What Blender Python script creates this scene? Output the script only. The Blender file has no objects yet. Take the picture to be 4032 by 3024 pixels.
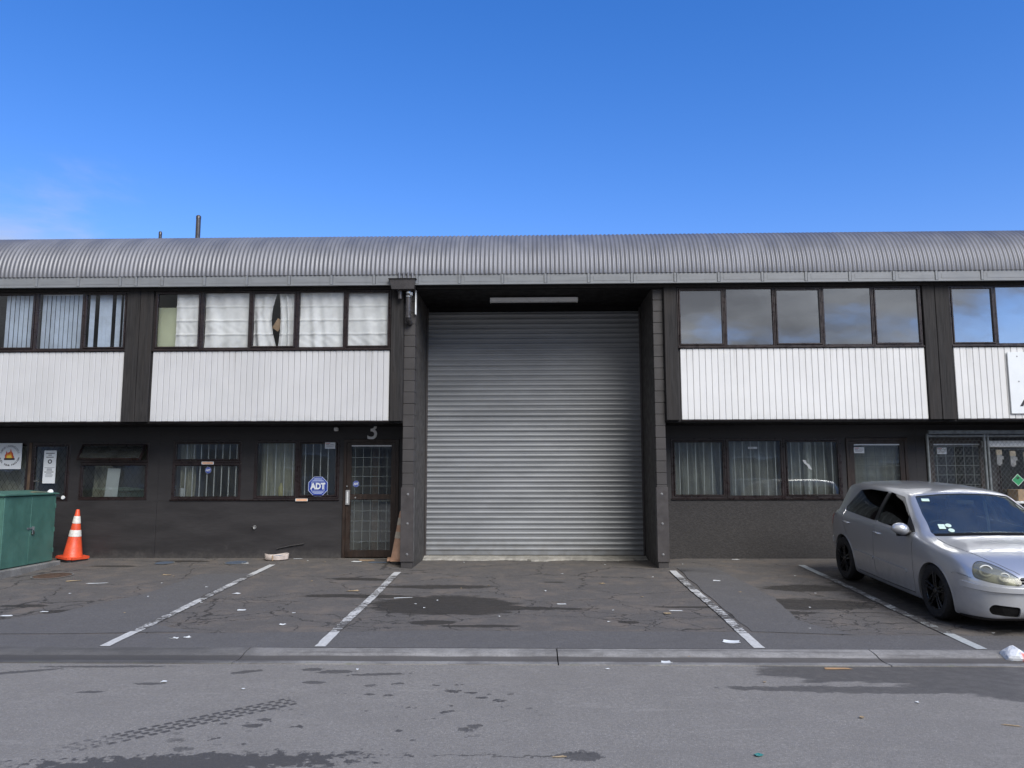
import bpy, bmesh, math, random
from mathutils import Vector, Matrix
R = math.radians
random.seed(7)
scene = bpy.context.scene
COL = scene.collection

# ---------------------------------------------------------------- camera
cam_data = bpy.data.cameras.new('camera')
cam = bpy.data.objects.new('camera', cam_data)
COL.objects.link(cam)
cam_data.sensor_width = 36.0
cam_data.lens = 36.0 * 3028.0 / 4032.0
cam_data.clip_start = 0.05
cam_data.clip_end = 3000.0
PITCH, YAW, ROLL = R(6.7), R(1.35), R(-0.1)
cam.location = (0.0, -13.2, 1.58)
cam.rotation_euler = (Matrix.Rotation(YAW, 3, 'Z') @ Matrix.Rotation(math.pi / 2 + PITCH, 3, 'X')
                      @ Matrix.Rotation(ROLL, 3, 'Z')).to_euler()
scene.camera = cam

# ---------------------------------------------------------------- light
SUN_EL, SUN_AZ = R(40), R(32)          # azimuth measured from straight behind the camera towards its right
sun_dir = Vector((math.sin(SUN_AZ) * math.cos(SUN_EL), -math.cos(SUN_AZ) * math.cos(SUN_EL), math.sin(SUN_EL)))
sun_data = bpy.data.lights.new('sun', 'SUN')
sun_data.energy = 1.5
sun_data.angle = R(40)
sun_data.color = (1.0, 0.965, 0.91)
sun = bpy.data.objects.new('sun', sun_data)
COL.objects.link(sun)
sun.rotation_euler = (-sun_dir).to_track_quat('-Z', 'Y').to_euler()

world = bpy.data.worlds.new('World')
scene.world = world
world.use_nodes = True
wn, wl = world.node_tree.nodes, world.node_tree.links
wn.clear()
def wnode(t, **k):
    n = wn.new(t)
    for a, v in k.items():
        setattr(n, a, v)
    return n
w_out = wnode('ShaderNodeOutputWorld')
w_bg = wnode('ShaderNodeBackground')
w_bg.inputs['Strength'].default_value = 0.055
w_sky = wnode('ShaderNodeTexSky', sky_type='NISHITA')
w_sky.sun_disc = False
w_sky.sun_elevation = SUN_EL
w_sky.sun_rotation = math.pi - SUN_AZ
w_sky.air_density = 1.35
w_sky.dust_density = 0.0
w_sky.ozone_density = 3.6
w_hsv = wnode('ShaderNodeHueSaturation')
w_hsv.inputs['Saturation'].default_value = 1.34
w_hsv.inputs['Value'].default_value = 1.0
wl.new(w_sky.outputs[0], w_hsv.inputs['Color'])
w_tint = wnode('ShaderNodeMix', data_type='RGBA', blend_type='MULTIPLY')
w_tint.inputs['Factor'].default_value = 1.0
w_tint.inputs[7].default_value = (0.98, 0.875, 1.22, 1)
wl.new(w_hsv.outputs[0], w_tint.inputs[6])
# broken cloud: thin wisps low on the left of the view, thick grey cover behind the viewer
w_tc = wnode('ShaderNodeTexCoord')
w_sep = wnode('ShaderNodeSeparateXYZ')
wl.new(w_tc.outputs['Generated'], w_sep.inputs[0])
def wmath(op, a, b=None, c=None, clamp=False):
    n = wnode('ShaderNodeMath', operation=op, use_clamp=clamp)
    for i, v in enumerate((a, b, c)):
        if v is None:
            continue
        if isinstance(v, (int, float)):
            n.inputs[i].default_value = v
        else:
            wl.new(v, n.inputs[i])
    return n.outputs[0]
zc = wmath('ADD', wmath('ABSOLUTE', w_sep.outputs[2]), 0.12)
cu = wmath('DIVIDE', w_sep.outputs[0], zc)
cv = wmath('DIVIDE', w_sep.outputs[1], zc)
w_comb = wnode('ShaderNodeCombineXYZ')
wl.new(cu, w_comb.inputs[0]); wl.new(cv, w_comb.inputs[1])
w_n1 = wnode('ShaderNodeTexNoise')
w_n1.inputs['Scale'].default_value = 0.95
w_n1.inputs['Detail'].default_value = 9
w_n1.inputs['Roughness'].default_value = 0.56
w_n1.inputs['Distortion'].default_value = 0.35
wl.new(w_comb.outputs[0], w_n1.inputs['Vector'])
w_n2 = wnode('ShaderNodeTexNoise')
w_n2.inputs['Scale'].default_value = 1.15
w_n2.inputs['Detail'].default_value = 6
wl.new(w_comb.outputs[0], w_n2.inputs['Vector'])
hor = wmath('SQRT', wmath('MAXIMUM', wmath('SUBTRACT', 1.0, wmath('MULTIPLY', w_sep.outputs[2], w_sep.outputs[2])), 0.02))
back = wmath('DIVIDE', wmath('ADD', wmath('MULTIPLY', w_sep.outputs[1], -0.85), wmath('MULTIPLY', w_sep.outputs[0], -0.42)), hor)
wisp = wnode('ShaderNodeMapRange', interpolation_type='SMOOTHSTEP')
wl.new(back, wisp.inputs[0])
wisp.inputs[1].default_value = -0.70; wisp.inputs[2].default_value = -0.46; wisp.inputs[3].default_value = 0.0; wisp.inputs[4].default_value = 0.29
front = wnode('ShaderNodeMapRange', interpolation_type='SMOOTHSTEP')
wl.new(back, front.inputs[0])
front.inputs[1].default_value = -0.35; front.inputs[2].default_value = 0.0; front.inputs[3].default_value = 1.0; front.inputs[4].default_value = 0.0
low = wnode('ShaderNodeMapRange', interpolation_type='SMOOTHSTEP')
wl.new(w_sep.outputs[2], low.inputs[0])
low.inputs[1].default_value = 0.30; low.inputs[2].default_value = 0.50; low.inputs[3].default_value = 1.0; low.inputs[4].default_value = 0.0
wispy = wmath('MULTIPLY', wmath('MULTIPLY', wisp.outputs[0], front.outputs[0]), low.outputs[0])
cover = wnode('ShaderNodeMapRange', interpolation_type='SMOOTHSTEP')
wl.new(back, cover.inputs[0])
cover.inputs[1].default_value = 0.30; cover.inputs[2].default_value = 0.72
cover.inputs[3].default_value = -0.16; cover.inputs[4].default_value = 0.32
high = wnode('ShaderNodeMapRange', interpolation_type='SMOOTHSTEP')
wl.new(w_sep.outputs[2], high.inputs[0])
high.inputs[1].default_value = 0.62; high.inputs[2].default_value = 0.85; high.inputs[3].default_value = 0.0; high.inputs[4].default_value = 0.16
cl = wnode('ShaderNodeMapRange', interpolation_type='SMOOTHSTEP')
wl.new(wmath('ADD', wmath('ADD', wmath('ADD', w_n1.outputs[0], high.outputs[0]), cover.outputs[0]), wispy), cl.inputs[0])
cl.inputs[1].default_value = 0.50; cl.inputs[2].default_value = 0.78
cl.inputs[3].default_value = 0.0; cl.inputs[4].default_value = 0.96
w_cc = wnode('ShaderNodeMix', data_type='RGBA')
w_cc.inputs[6].default_value = (1.7, 1.7, 1.72, 1)
w_cc.inputs[7].default_value = (3.75, 3.88, 4.05, 1)
cr = wnode('ShaderNodeMapRange')
wl.new(wmath('ADD', w_n2.outputs[0], wmath('MULTIPLY', wispy, 1.2)), cr.inputs[0])
cr.inputs[1].default_value = 0.38; cr.inputs[2].default_value = 0.62
wl.new(cr.outputs[0], w_cc.inputs[0])
w_mix = wnode('ShaderNodeMix', data_type='RGBA')
wl.new(cl.outputs[0], w_mix.inputs[0])
wl.new(w_tint.outputs[2], w_mix.inputs[6])
wl.new(w_cc.outputs[2], w_mix.inputs[7])
wl.new(w_mix.outputs[2], w_bg.inputs['Color'])
wl.new(w_bg.outputs[0], w_out.inputs[0])

vs = scene.view_settings
vs.view_transform = 'Standard'
vs.look = 'None'
vs.exposure = 1.5
vs.gamma = 1.0
vs.use_curve_mapping = False
scene.render.engine = 'CYCLES'
scene.cycles.max_bounces = 8
scene.cycles.transparent_max_bounces = 24
scene.cycles.use_denoising = True

# ---------------------------------------------------------------- materials
class NT:
    """small wrapper that writes node trees"""
    def __init__(s, name):
        s.m = bpy.data.materials.new(name)
        s.m.use_nodes = True
        s.n, s.l = s.m.node_tree.nodes, s.m.node_tree.links
        s.n.clear()
        s.out = s.n.new('ShaderNodeOutputMaterial')
        s.geo = None
    def pos(s):
        if s.geo is None:
            s.geo = s.n.new('ShaderNodeNewGeometry')
        return s.geo.outputs['Position']
    def put(s, sock, v):
        if isinstance(v, bpy.types.NodeSocket):
            s.l.new(v, sock)
        elif v is not None:
            if sock.type == 'RGBA' and not hasattr(v, '__len__'):
                v = (v, v, v, 1)
            elif sock.type == 'RGBA' and len(v) == 3:
                v = (*v, 1)
            sock.default_value = v
    def math(s, op, a, b=None, c=None, clamp=False):
        n = s.n.new('ShaderNodeMath'); n.operation = op; n.use_clamp = clamp
        for i, v in enumerate((a, b, c)):
            if v is not None:
                s.put(n.inputs[i], v)
        return n.outputs[0]
    def map(s, vec, scale=(1, 1, 1), loc=(0, 0, 0), rot=(0, 0, 0)):
        n = s.n.new('ShaderNodeMapping')
        s.put(n.inputs[0], vec); n.inputs['Scale'].default_value = scale
        n.inputs['Location'].default_value = loc; n.inputs['Rotation'].default_value = rot
        return n.outputs[0]
    def noise(s, scale, detail=4, rough=0.55, vec=None, dist=0.0):
        n = s.n.new('ShaderNodeTexNoise')
        s.put(n.inputs['Vector'], vec if vec is not None else s.pos())
        n.inputs['Scale'].default_value = scale; n.inputs['Detail'].default_value = detail
        n.inputs['Roughness'].default_value = rough; n.inputs['Distortion'].default_value = dist
        return n.outputs[0]
    def vor(s, scale, feature='F1', vec=None, out=0, rand=1.0):
        n = s.n.new('ShaderNodeTexVoronoi'); n.feature = feature
        s.put(n.inputs['Vector'], vec if vec is not None else s.pos())
        n.inputs['Scale'].default_value = scale
        n.inputs['Randomness'].default_value = rand
        return n.outputs[out]
    def ramp(s, v, a, b, lo=0.0, hi=1.0, smooth=True):
        n = s.n.new('ShaderNodeMapRange')
        n.interpolation_type = 'SMOOTHSTEP' if smooth else 'LINEAR'
        s.put(n.inputs[0], v)
        for i, x in enumerate((a, b, lo, hi)):
            s.put(n.inputs[i + 1], x)
        return n.outputs[0]
    def mix(s, f, a, b, mode='MIX'):
        n = s.n.new('ShaderNodeMix'); n.data_type = 'RGBA'; n.blend_type = mode
        s.put(n.inputs[0], f); s.put(n.inputs[6], a); s.put(n.inputs[7], b)
        return n.outputs[2]
    def sep(s, vec):
        n = s.n.new('ShaderNodeSeparateXYZ'); s.put(n.inputs[0], vec); return n.outputs
    def comb(s, x, y, z):
        n = s.n.new('ShaderNodeCombineXYZ')
        for i, v in enumerate((x, y, z)):
            s.put(n.inputs[i], v)
        return n.outputs[0]
    def bump(s, h, strength=0.3, dist=0.01, normal=None):
        n = s.n.new('ShaderNodeBump')
        n.inputs['Strength'].default_value = strength; n.inputs['Distance'].default_value = dist
        s.put(n.inputs['Height'], h)
        if normal is not None:
            s.put(n.inputs['Normal'], normal)
        return n.outputs[0]
    def bsdf(s, color, rough=0.6, metal=0.0, normal=None, spec=0.5, coat=0.0, alpha=None, trans=0.0, coat_rough=0.03):
        b = s.n.new('ShaderNodeBsdfPrincipled')
        s.put(b.inputs['Base Color'], color); s.put(b.inputs['Roughness'], rough); s.put(b.inputs['Metallic'], metal)
        s.put(b.inputs['Specular IOR Level'], spec); s.put(b.inputs['Coat Weight'], coat)
        b.inputs['Coat Roughness'].default_value = coat_rough
        s.put(b.inputs['Transmission Weight'], trans)
        if normal is not None:
            s.put(b.inputs['Normal'], normal)
        if alpha is not None:
            s.put(b.inputs['Alpha'], alpha)
        return b.outputs[0]
    def done(s, shader):
        s.l.new(shader, s.out.inputs[0]); return s.m
    def blob(s, P, cx, cy, rx, ry, rot=0.0, edge=0.5, nz=None, soft=0.25):
        """soft-edged irregular spot on the ground, 1 inside"""
        d = s.map(P, loc=(-cx, -cy, 0))
        if rot:
            d = s.map(d, rot=(0, 0, -rot))
        d = s.map(d, scale=(1 / rx, 1 / ry, 0))
        n = s.n.new('ShaderNodeVectorMath'); n.operation = 'LENGTH'; s.put(n.inputs[0], d)
        r = n.outputs['Value']
        if nz is not None:
            r = s.math('ADD', r, s.math('MULTIPLY', s.math('SUBTRACT', nz, 0.5), edge * 2.4))
        return s.ramp(r, 1.0 - soft, 1.0 + soft, 1.0, 0.0)
    def maxi(s, L):
        v = L[0]
        for x in L[1:]:
            v = s.math('MAXIMUM', v, x)
        return v

def scaled(c, k):
    return tuple(min(1.0, x * k) for x in c)

def paint(name, c, rough=0.55, var=0.18, scale=3.0, bump=0.0, bscale=60, streak=0.0, metal=0.0, spec=0.5, stretch=(1, 1, 1), bdist=0.004, fine=0.0):
    t = NT(name)
    P = t.pos()
    n = t.noise(scale, 6, 0.6, vec=t.map(P, scale=stretch))
    col = t.mix(t.ramp(n, 0.3, 0.7), scaled(c, 1 - var), scaled(c, 1 + var))
    if streak:
        st = t.noise(1.0, 5, 0.6, vec=t.map(P, scale=(14, 14, 0.7)))
        col = t.mix(t.ramp(st, 0.52, 0.78, 0, streak), col, scaled(c, 0.55))
    if fine:
        fn = t.noise(260, 2, 0.6)
        col = t.mix(t.ramp(fn, 0.35, 0.65, 0, fine), col, scaled(c, 1.5))
    nrm = None
    if bump:
        nrm = t.bump(t.noise(bscale, 4, 0.6, vec=t.map(P, scale=stretch)), bump, bdist)
    rr = t.ramp(t.noise(scale * 2.3, 3), 0.3, 0.7, max(0.03, rough - 0.1), min(1, rough + 0.1))
    return t.done(t.bsdf(col, rr, metal, nrm, spec))

M = {}
def boards(name, c):
    t = NT(name); P = t.pos()
    big = t.noise(0.9, 5, 0.6)
    fine = t.noise(14, 6, 0.7, vec=t.map(P, scale=(1, 1, 0.35)))
    col = t.mix(t.ramp(big, 0.3, 0.7), scaled(c, 0.93), scaled(c, 1.03))
    col = t.mix(t.ramp(fine, 0.56, 0.8, 0, 0.22), col, scaled(c, 0.72))
    st = t.noise(1.0, 4, 0.6, vec=t.map(P, scale=(22, 22, 0.5)))
    zz = t.sep(P)[2]
    top = t.ramp(zz, 3.2, 3.74, 0, 1)
    col = t.mix(t.math('MULTIPLY', t.ramp(st, 0.52, 0.72, 0, 0.55), top), col, scaled((c[0], c[1] * 0.98, c[2] * 0.93), 0.66))
    oi = t.n.new('ShaderNodeObjectInfo')
    col = t.mix(t.ramp(oi.outputs['Random'], 0, 1, 0, .10, False), col, scaled(c, 0.78))
    grime = t.math('MULTIPLY', t.ramp(zz, 2.50, 2.66, 1, 0), t.ramp(t.noise(8, 5), .4, .7))
    col = t.mix(t.math('MULTIPLY', grime, .3), col, scaled(c, .6))
    nrm = t.bump(t.noise(70, 5, 0.7, vec=t.map(P, scale=(1, 1, 0.25))), 0.25, 0.004)
    return t.done(t.bsdf(col, 0.62, 0, nrm, 0.35))
M['board_l'] = boards('white_board_paint_left', (0.555, 0.555, 0.555))  # left boards take a darker white than the right ones
M['board_r'] = boards('white_board_paint', (0.70, 0.70, 0.69))

def timber(name, c):
    t = NT(name); P = t.pos()
    g = t.noise(1.0, 8, 0.65, vec=t.map(P, scale=(38, 38, 1.6)), dist=1.2)
    g2 = t.noise(1.0, 5, 0.6, vec=t.map(P, scale=(6, 6, 0.8)))
    col = t.mix(t.ramp(g, 0.3, 0.7), scaled(c, 0.55), scaled(c, 1.35))
    col = t.mix(t.ramp(g2, 0.4, 0.7, 0, 0.5), col, scaled((c[0] * 1.1, c[1], c[2] * 0.9), 1.3))
    return t.done(t.bsdf(col, 0.75, 0, t.bump(g, 0.6, 0.006), 0.25))
M['post'] = timber('dark_rough_timber', (0.028, 0.0265, 0.0265))
M['block'] = paint('dark_painted_block', (0.054, 0.050, 0.049), 0.6, 0.12, 2.5, 0.35, 120, spec=0.35)
M['sidewall'] = paint('dark_painted_render', (0.062, 0.058, 0.055), 0.65, 0.2, 3, 0.5, 40, stretch=(1, 1, 2.5), spec=0.3)
def wallpaint():
    t = NT('charcoal_wall_paint'); P = t.pos()
    c = (0.032, 0.0295, 0.030)
    n = t.noise(1.0, 6, 0.6, vec=t.map(P, scale=(1.0, 1.6, 4.8)))
    brush = t.noise(1.0, 5, 0.65, vec=t.map(P, scale=(7, 7, 60)))
    col = t.mix(t.ramp(n, 0.3, 0.7), scaled(c, 0.86), scaled(c, 1.14))
    col = t.mix(t.ramp(brush, 0.35, 0.7, 0, .5), col, scaled(c, 0.72))
    scuff = t.math('MULTIPLY', t.ramp(t.noise(5, 6, .7), .60, .72), t.ramp(t.noise(1.3, 3), .45, .65))
    col = t.mix(t.math('MULTIPLY', scuff, .35), col, (0.085, 0.080, 0.076))
    z = t.sep(P)[2]
    splash = t.math('MULTIPLY', t.ramp(t.math('ADD', z, t.math('MULTIPLY', t.noise(6, 5, .65), .34)), .24, .42, 1, 0), t.ramp(t.noise(22, 4), .3, .7, .35, 1))
    col = t.mix(t.math('MULTIPLY', splash, .55), col, (0.095, 0.088, 0.080))
    return t.done(t.bsdf(col, t.ramp(n, .3, .7, .42, .6), 0, t.bump(brush, .3, .004), 0.4))
M['darkwall'] = wallpaint()
def roughwall():
    t = NT('charcoal_textured_sheet'); P = t.pos()
    n = t.noise(1.0, 6, 0.7, vec=t.map(P, scale=(26, 26, 75)))
    n2 = t.noise(2.0, 4)
    c = (0.044, 0.041, 0.040)
    col = t.mix(t.ramp(n, 0.35, 0.7), scaled(c, 0.7), scaled(c, 1.35))
    col = t.mix(t.ramp(n2, 0.4, 0.7, 0, 0.4), col, scaled(c, 0.75))
    return t.done(t.bsdf(col, 0.7, 0, t.bump(n, 0.7, 0.006), 0.3))
M['roughwall'] = roughwall()
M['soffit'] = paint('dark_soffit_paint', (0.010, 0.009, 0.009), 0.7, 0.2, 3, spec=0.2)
M['frame'] = paint('dark_brown_frame_paint', (0.020, 0.0125, 0.012), 0.34, 0.3, 5, 0.1, 60, spec=0.5)
M['frame2'] = paint('brown_door_timber', (0.028, 0.0175, 0.0125), 0.42, 0.35, 4, 0.2, 40, stretch=(6, 6, 1), spec=0.45)
M['fascia'] = paint('grey_metal_fascia', (0.200, 0.210, 0.220), 0.42, 0.08, 2.2, 0.0, streak=0.25, spec=0.5, stretch=(1, 1, 6))
def roofmat():
    t = NT('grey_corrugated_steel'); P = t.pos()
    n = t.noise(1.0, 6, 0.6, vec=t.map(P, scale=(3, 1.2, 1.2)))
    f = t.noise(45, 4, 0.6)
    wn_ = t.n.new('ShaderNodeTexWhiteNoise'); wn_.noise_dimensions = '1D'
    t.put(wn_.inputs['W'], t.math('FLOOR', t.math('DIVIDE', t.sep(P)[0], .762)))
    c = (0.185, 0.188, 0.205)
    col = t.mix(t.ramp(n, 0.3, 0.7), scaled(c, 0.85), scaled(c, 1.12))
    col = t.mix(t.ramp(f, 0.45, 0.75, 0, 0.3), col, scaled(c, 0.7))
    col = t.mix(t.math('MULTIPLY', wn_.outputs[0], .35), col, scaled(c, .72))
    return t.done(t.bsdf(col, t.ramp(n, 0.3, 0.7, 0.38, 0.52), 0.25, None, 0.5))
M['roof'] = roofmat()
def shuttermat():
    t = NT('grey_shutter_steel'); P = t.pos()
    n = t.noise(1.0, 6, 0.6, vec=t.map(P, scale=(0.7, 1, 2.2)))
    f = t.noise(1.0, 5, 0.6, vec=t.map(P, scale=(3, 3, 40)))
    c = (0.265, 0.275, 0.285)
    col = t.mix(t.ramp(n, 0.3, 0.7), scaled(c, 0.86), scaled(c, 1.08))
    col = t.mix(t.ramp(f, 0.5, 0.8, 0, 0.25), col, scaled(c, 0.7))
    oi = t.n.new('ShaderNodeObjectInfo')
    col = t.mix(t.ramp(oi.outputs['Random'], 0, 1, 0, .22, False), col, scaled(c, 0.70))
    zz = t.sep(P)[2]
    dirt = t.math('MULTIPLY', t.ramp(zz, 0.1, 0.55, 1, 0), t.ramp(t.noise(7, 5), 0.35, 0.7))
    col = t.mix(t.math('MULTIPLY', dirt, 0.45), col, (0.17, 0.16, 0.145))
    return t.done(t.bsdf(col, t.ramp(n, 0.3, 0.7, 0.34, 0.46), 0.2, None, 0.5))
M['shutter'] = shuttermat()
M['steelplate'] = paint('painted_steel_plate', (0.060, 0.054, 0.053), 0.4, 0.15, 4, 0.1, 30)
M['bolt'] = paint('galvanised_bolt', (0.30, 0.30, 0.30), 0.4, 0.2, 30, metal=0.6)
M['galv'] = paint('galvanised_steel', (0.155, 0.17, 0.175), 0.55, 0.25, 12, metal=0.3)
M['pipe'] = paint('dark_metal_pipe', (0.075, 0.070, 0.070), 0.3, 0.15, 6, metal=0.3)
M['chrome'] = paint('worn_chrome', (0.62, 0.62, 0.60), 0.2, 0.1, 20, metal=1.0)
M['alu'] = paint('brushed_aluminium', (0.55, 0.55, 0.54), 0.35, 0.1, 40, metal=0.7)
M['whitemetal'] = paint('white_enamel', (0.72, 0.73, 0.72), 0.35, 0.06, 6)
M['bar'] = paint('pale_grey_bar_paint', (0.78, 0.80, 0.79), 0.5, 0.12, 12)
M['grid'] = paint('grey_grid_wire', (0.30, 0.32, 0.31), 0.5, 0.15, 20)
M['inwall'] = paint('cream_interior_paint', (0.46, 0.45, 0.38), 0.8, 0.1, 1.5)
M['ingreen'] = paint('pale_green_interior_paint', (0.50, 0.55, 0.38), 0.8, 0.06, 1.5)
M['infloor'] = paint('dark_carpet', (0.06, 0.055, 0.05), 0.95, 0.2, 8)
M['inceil'] = paint('white_ceiling_paint', (0.6, 0.6, 0.58), 0.9, 0.05, 2)
M['indark'] = paint('dark_interior_paint', (0.035, 0.036, 0.040), 0.9, 0.2, 2)
M['intimber'] = paint('brown_interior_timber', (0.10, 0.065, 0.04), 0.6, 0.3, 5, stretch=(5, 5, 1))

def glass(name, refl=0.08, tint=(0.9, 0.93, 0.92), rough=0.015, dirt=0.0, fres=1.3):
    """thin pane: see-through with a mirror part that grows at grazing angles"""
    t = NT(name)
    lw = t.n.new('ShaderNodeFresnel'); lw.inputs['IOR'].default_value = 1.5
    fac = t.math('ADD', t.math('MULTIPLY', lw.outputs[0], fres), refl, clamp=True)
    tr = t.n.new('ShaderNodeBsdfTransparent'); t.put(tr.inputs[0], tint)
    gl = t.n.new('ShaderNodeBsdfGlossy'); gl.inputs['Roughness'].default_value = rough
    t.put(gl.inputs[0], (0.95, 0.96, 0.97))
    wob = t.noise(1.7, 2)
    t.put(gl.inputs['Normal'], t.bump(wob, 0.06, 0.02))
    m = t.n.new('ShaderNodeMixShader')
    t.put(m.inputs[0], fac); t.l.new(tr.outputs[0], m.inputs[1]); t.l.new(gl.outputs[0], m.inputs[2])
    res = m.outputs[0]
    if dirt:
        df = t.n.new('ShaderNodeBsdfDiffuse'); t.put(df.inputs[0], (0.35, 0.36, 0.34))
        m2 = t.n.new('ShaderNodeMixShader')
        t.put(m2.inputs[0], t.ramp(t.noise(2.2, 6, 0.65), 0.3, 0.75, dirt * 0.35, dirt))
        t.l.new(res, m2.inputs[1]); t.l.new(df.outputs[0], m2.inputs[2]); res = m2.outputs[0]
    return t.done(res)
M['glass'] = glass('clear_window_glass', 0.0, (.995, .995, .995), fres=.6)
M['glass_low'] = glass('dusty_window_glass', 0.02, (0.94, 0.96, 0.95), dirt=0.07)
M['glass_film'] = glass('mirror_film_window_glass', 0.36, (0.45, 0.45, 0.45), dirt=0.05)
M['glass_car'] = glass('tinted_car_glass', 0.04, (0.42, 0.47, 0.46))
M['glass_screen'] = glass('windscreen_glass', 0.0, (0.80, 0.86, 0.84), dirt=0.06, fres=.28)
def fabric(name, c, tr=0.25):
    t = NT(name); P = t.pos()
    n = t.noise(5, 5, 0.6)
    col = t.mix(t.ramp(n, 0.3, 0.7), scaled(c, 0.88), scaled(c, 1.06))
    st = t.noise(2.0, 5, 0.6, vec=t.map(P, scale=(3, 1, 1)))
    col = t.mix(t.ramp(st, 0.58, 0.8, 0, 0.15), col, (c[0] * 0.8, c[1] * 0.76, c[2] * 0.62))
    b = t.bsdf(col, 0.9, 0, t.bump(t.noise(200, 2), 0.2, 0.002), 0.1)
    tl = t.n.new('ShaderNodeBsdfTranslucent'); t.put(tl.inputs[0], col)
    m = t.n.new('ShaderNodeMixShader'); m.inputs[0].default_value = tr
    t.l.new(b, m.inputs[1]); t.l.new(tl.outputs[0], m.inputs[2])
    return t.done(m.outputs[0])
M['curtain'] = fabric('white_curtain_lining', (0.84, 0.86, 0.85), .06)
M['vblind'] = fabric('pale_blue_blind_fabric', (0.56, 0.66, 0.78), .15)

# ---------------------------------------------------------------- helpers
ORG = {}
def link(name, mesh, parent=None, loc=(0, 0, 0), mat=None):
    o = bpy.data.objects.new(name, mesh)
    COL.objects.link(o)
    loc = Vector(loc)
    if parent is not None:
        o.parent = parent
        o.location = loc - ORG[parent]
    else:
        o.location = loc
    ORG[o] = loc
    if mat is not None and mesh is not None and len(mesh.materials) == 0:
        mesh.materials.append(mat)
    return o
def tag(o, label=None, cat=None, group=None, kind=None):
    if label: o['label'] = label
    if cat: o['category'] = cat
    if group: o['group'] = group
    if kind: o['kind'] = kind
    return o
def thing(name, label, cat, loc=(0, 0, 0), group=None):
    o = bpy.data.objects.new(name, None)
    o.empty_display_size = 0.2
    COL.objects.link(o)
    o.location = loc
    ORG[o] = Vector(loc)
    return tag(o, label, cat, group)
def pydata(name, v, f, smooth=False):
    me = bpy.data.meshes.new(name)
    me.from_pydata([tuple(p) for p in v], [], f)
    me.validate()
    me.update()
    if smooth:
        me.polygons.foreach_set('use_smooth', [True] * len(me.polygons))
    return me
def from_bm(name, bm, smooth=False, recalc=True):
    if recalc:
        bmesh.ops.recalc_face_normals(bm, faces=bm.faces)
    me = bpy.data.meshes.new(name)
    bm.to_mesh(me); bm.free()
    if smooth:
        me.polygons.foreach_set('use_smooth', [True] * len(me.polygons))
    return me
def by_angle(me, deg=35):
    me.polygons.foreach_set('use_smooth', [True] * len(me.polygons))
    bm = bmesh.new(); bm.from_mesh(me)
    lim = R(deg)
    for e in bm.edges:
        e.smooth = not (len(e.link_faces) == 2 and e.calc_face_angle(0) > lim)
    bm.to_mesh(me); bm.free()
    return me
BOXES = {}
def box_mesh(dx, dy, dz, bev=0.0, mat=None):
    key = (round(dx, 4), round(dy, 4), round(dz, 4), bev, mat.name if mat else '')
    if key in BOXES:
        return BOXES[key]
    bm = bmesh.new()
    bmesh.ops.create_cube(bm, size=1.0)
    for v in bm.verts:
        v.co = Vector((v.co.x * dx, v.co.y * dy, v.co.z * dz))
    if bev:
        bmesh.ops.bevel(bm, geom=list(bm.edges), offset=min(bev, dx * .45, dy * .45, dz * .45), segments=1, affect='EDGES')
    me = from_bm('box', bm)
    if mat: me.materials.append(mat)
    BOXES[key] = me
    return me
def box(name, x0, x1, y0, y1, z0, z1, mat, parent=None, bev=0.0):
    me = box_mesh(x1 - x0, y1 - y0, z1 - z0, bev, mat)
    return link(name, me, parent, ((x0 + x1) / 2, (y0 + y1) / 2, (z0 + z1) / 2))
def bm_box(bm, x0, x1, y0, y1, z0, z1, M4=None):
    vs = [Vector((x, y, z)) for x in (x0, x1) for y in (y0, y1) for z in (z0, z1)]
    if M4 is not None:
        vs = [M4 @ v for v in vs]
    b = [bm.verts.new(v) for v in vs]
    for q in ((0, 1, 3, 2), (4, 6, 7, 5), (0, 4, 5, 1), (2, 3, 7, 6), (0, 2, 6, 4), (1, 5, 7, 3)):
        bm.faces.new([b[i] for i in q])
def boxes(name, L, mat, parent=None, loc=None):
    bm = bmesh.new()
    o = Vector(loc) if loc is not None else Vector(((L[0][0] + L[0][1]) / 2, (L[0][2] + L[0][3]) / 2, L[0][4]))
    for (x0, x1, y0, y1, z0, z1) in L:
        bm_box(bm, x0 - o.x, x1 - o.x, y0 - o.y, y1 - o.y, z0 - o.z, z1 - o.z)
    return link(name, from_bm(name, bm), parent, o, mat)
def ring(name, x0, x1, y0, y1, z0, z1, w, mat, parent, wb=None, bev=0.006):
    """rectangular frame, mitred, as one mesh"""
    wb = w if wb is None else wb
    cx, cz = (x0 + x1) / 2, (z0 + z1) / 2
    out = [(x0, z0), (x1, z0), (x1, z1), (x0, z1)]
    inn = [(x0 + w, z0 + wb), (x1 - w, z0 + wb), (x1 - w, z1 - w), (x0 + w, z1 - w)]
    v = []
    for (yy) in (y0, y1):
        for L in (out, inn):
            v += [(x - cx, yy - y0, z - cz) for x, z in L]
    f = []
    for i in range(4):
        j = (i + 1) % 4
        f += [(i, j, 4 + j, 4 + i), (8 + i, 12 + i, 12 + j, 8 + j), (i, 8 + i, 8 + j, j), (4 + i, 4 + j, 12 + j, 12 + i)]
    bm = bmesh.new()
    bv = [bm.verts.new(p) for p in v]
    for q in f:
        bm.faces.new([bv[i] for i in q])
    if bev:
        es = [e for e in bm.edges if abs(e.verts[0].co.y) < 1e-6 and abs(e.verts[1].co.y) < 1e-6
              and not (e.verts[0].index % 8 < 4) ^ (e.verts[1].index % 8 < 4)]
        bmesh.ops.bevel(bm, geom=es, offset=bev, segments=1, affect='EDGES')
    return link(name, from_bm(name, bm), parent, (cx, y0, cz), mat)
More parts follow.
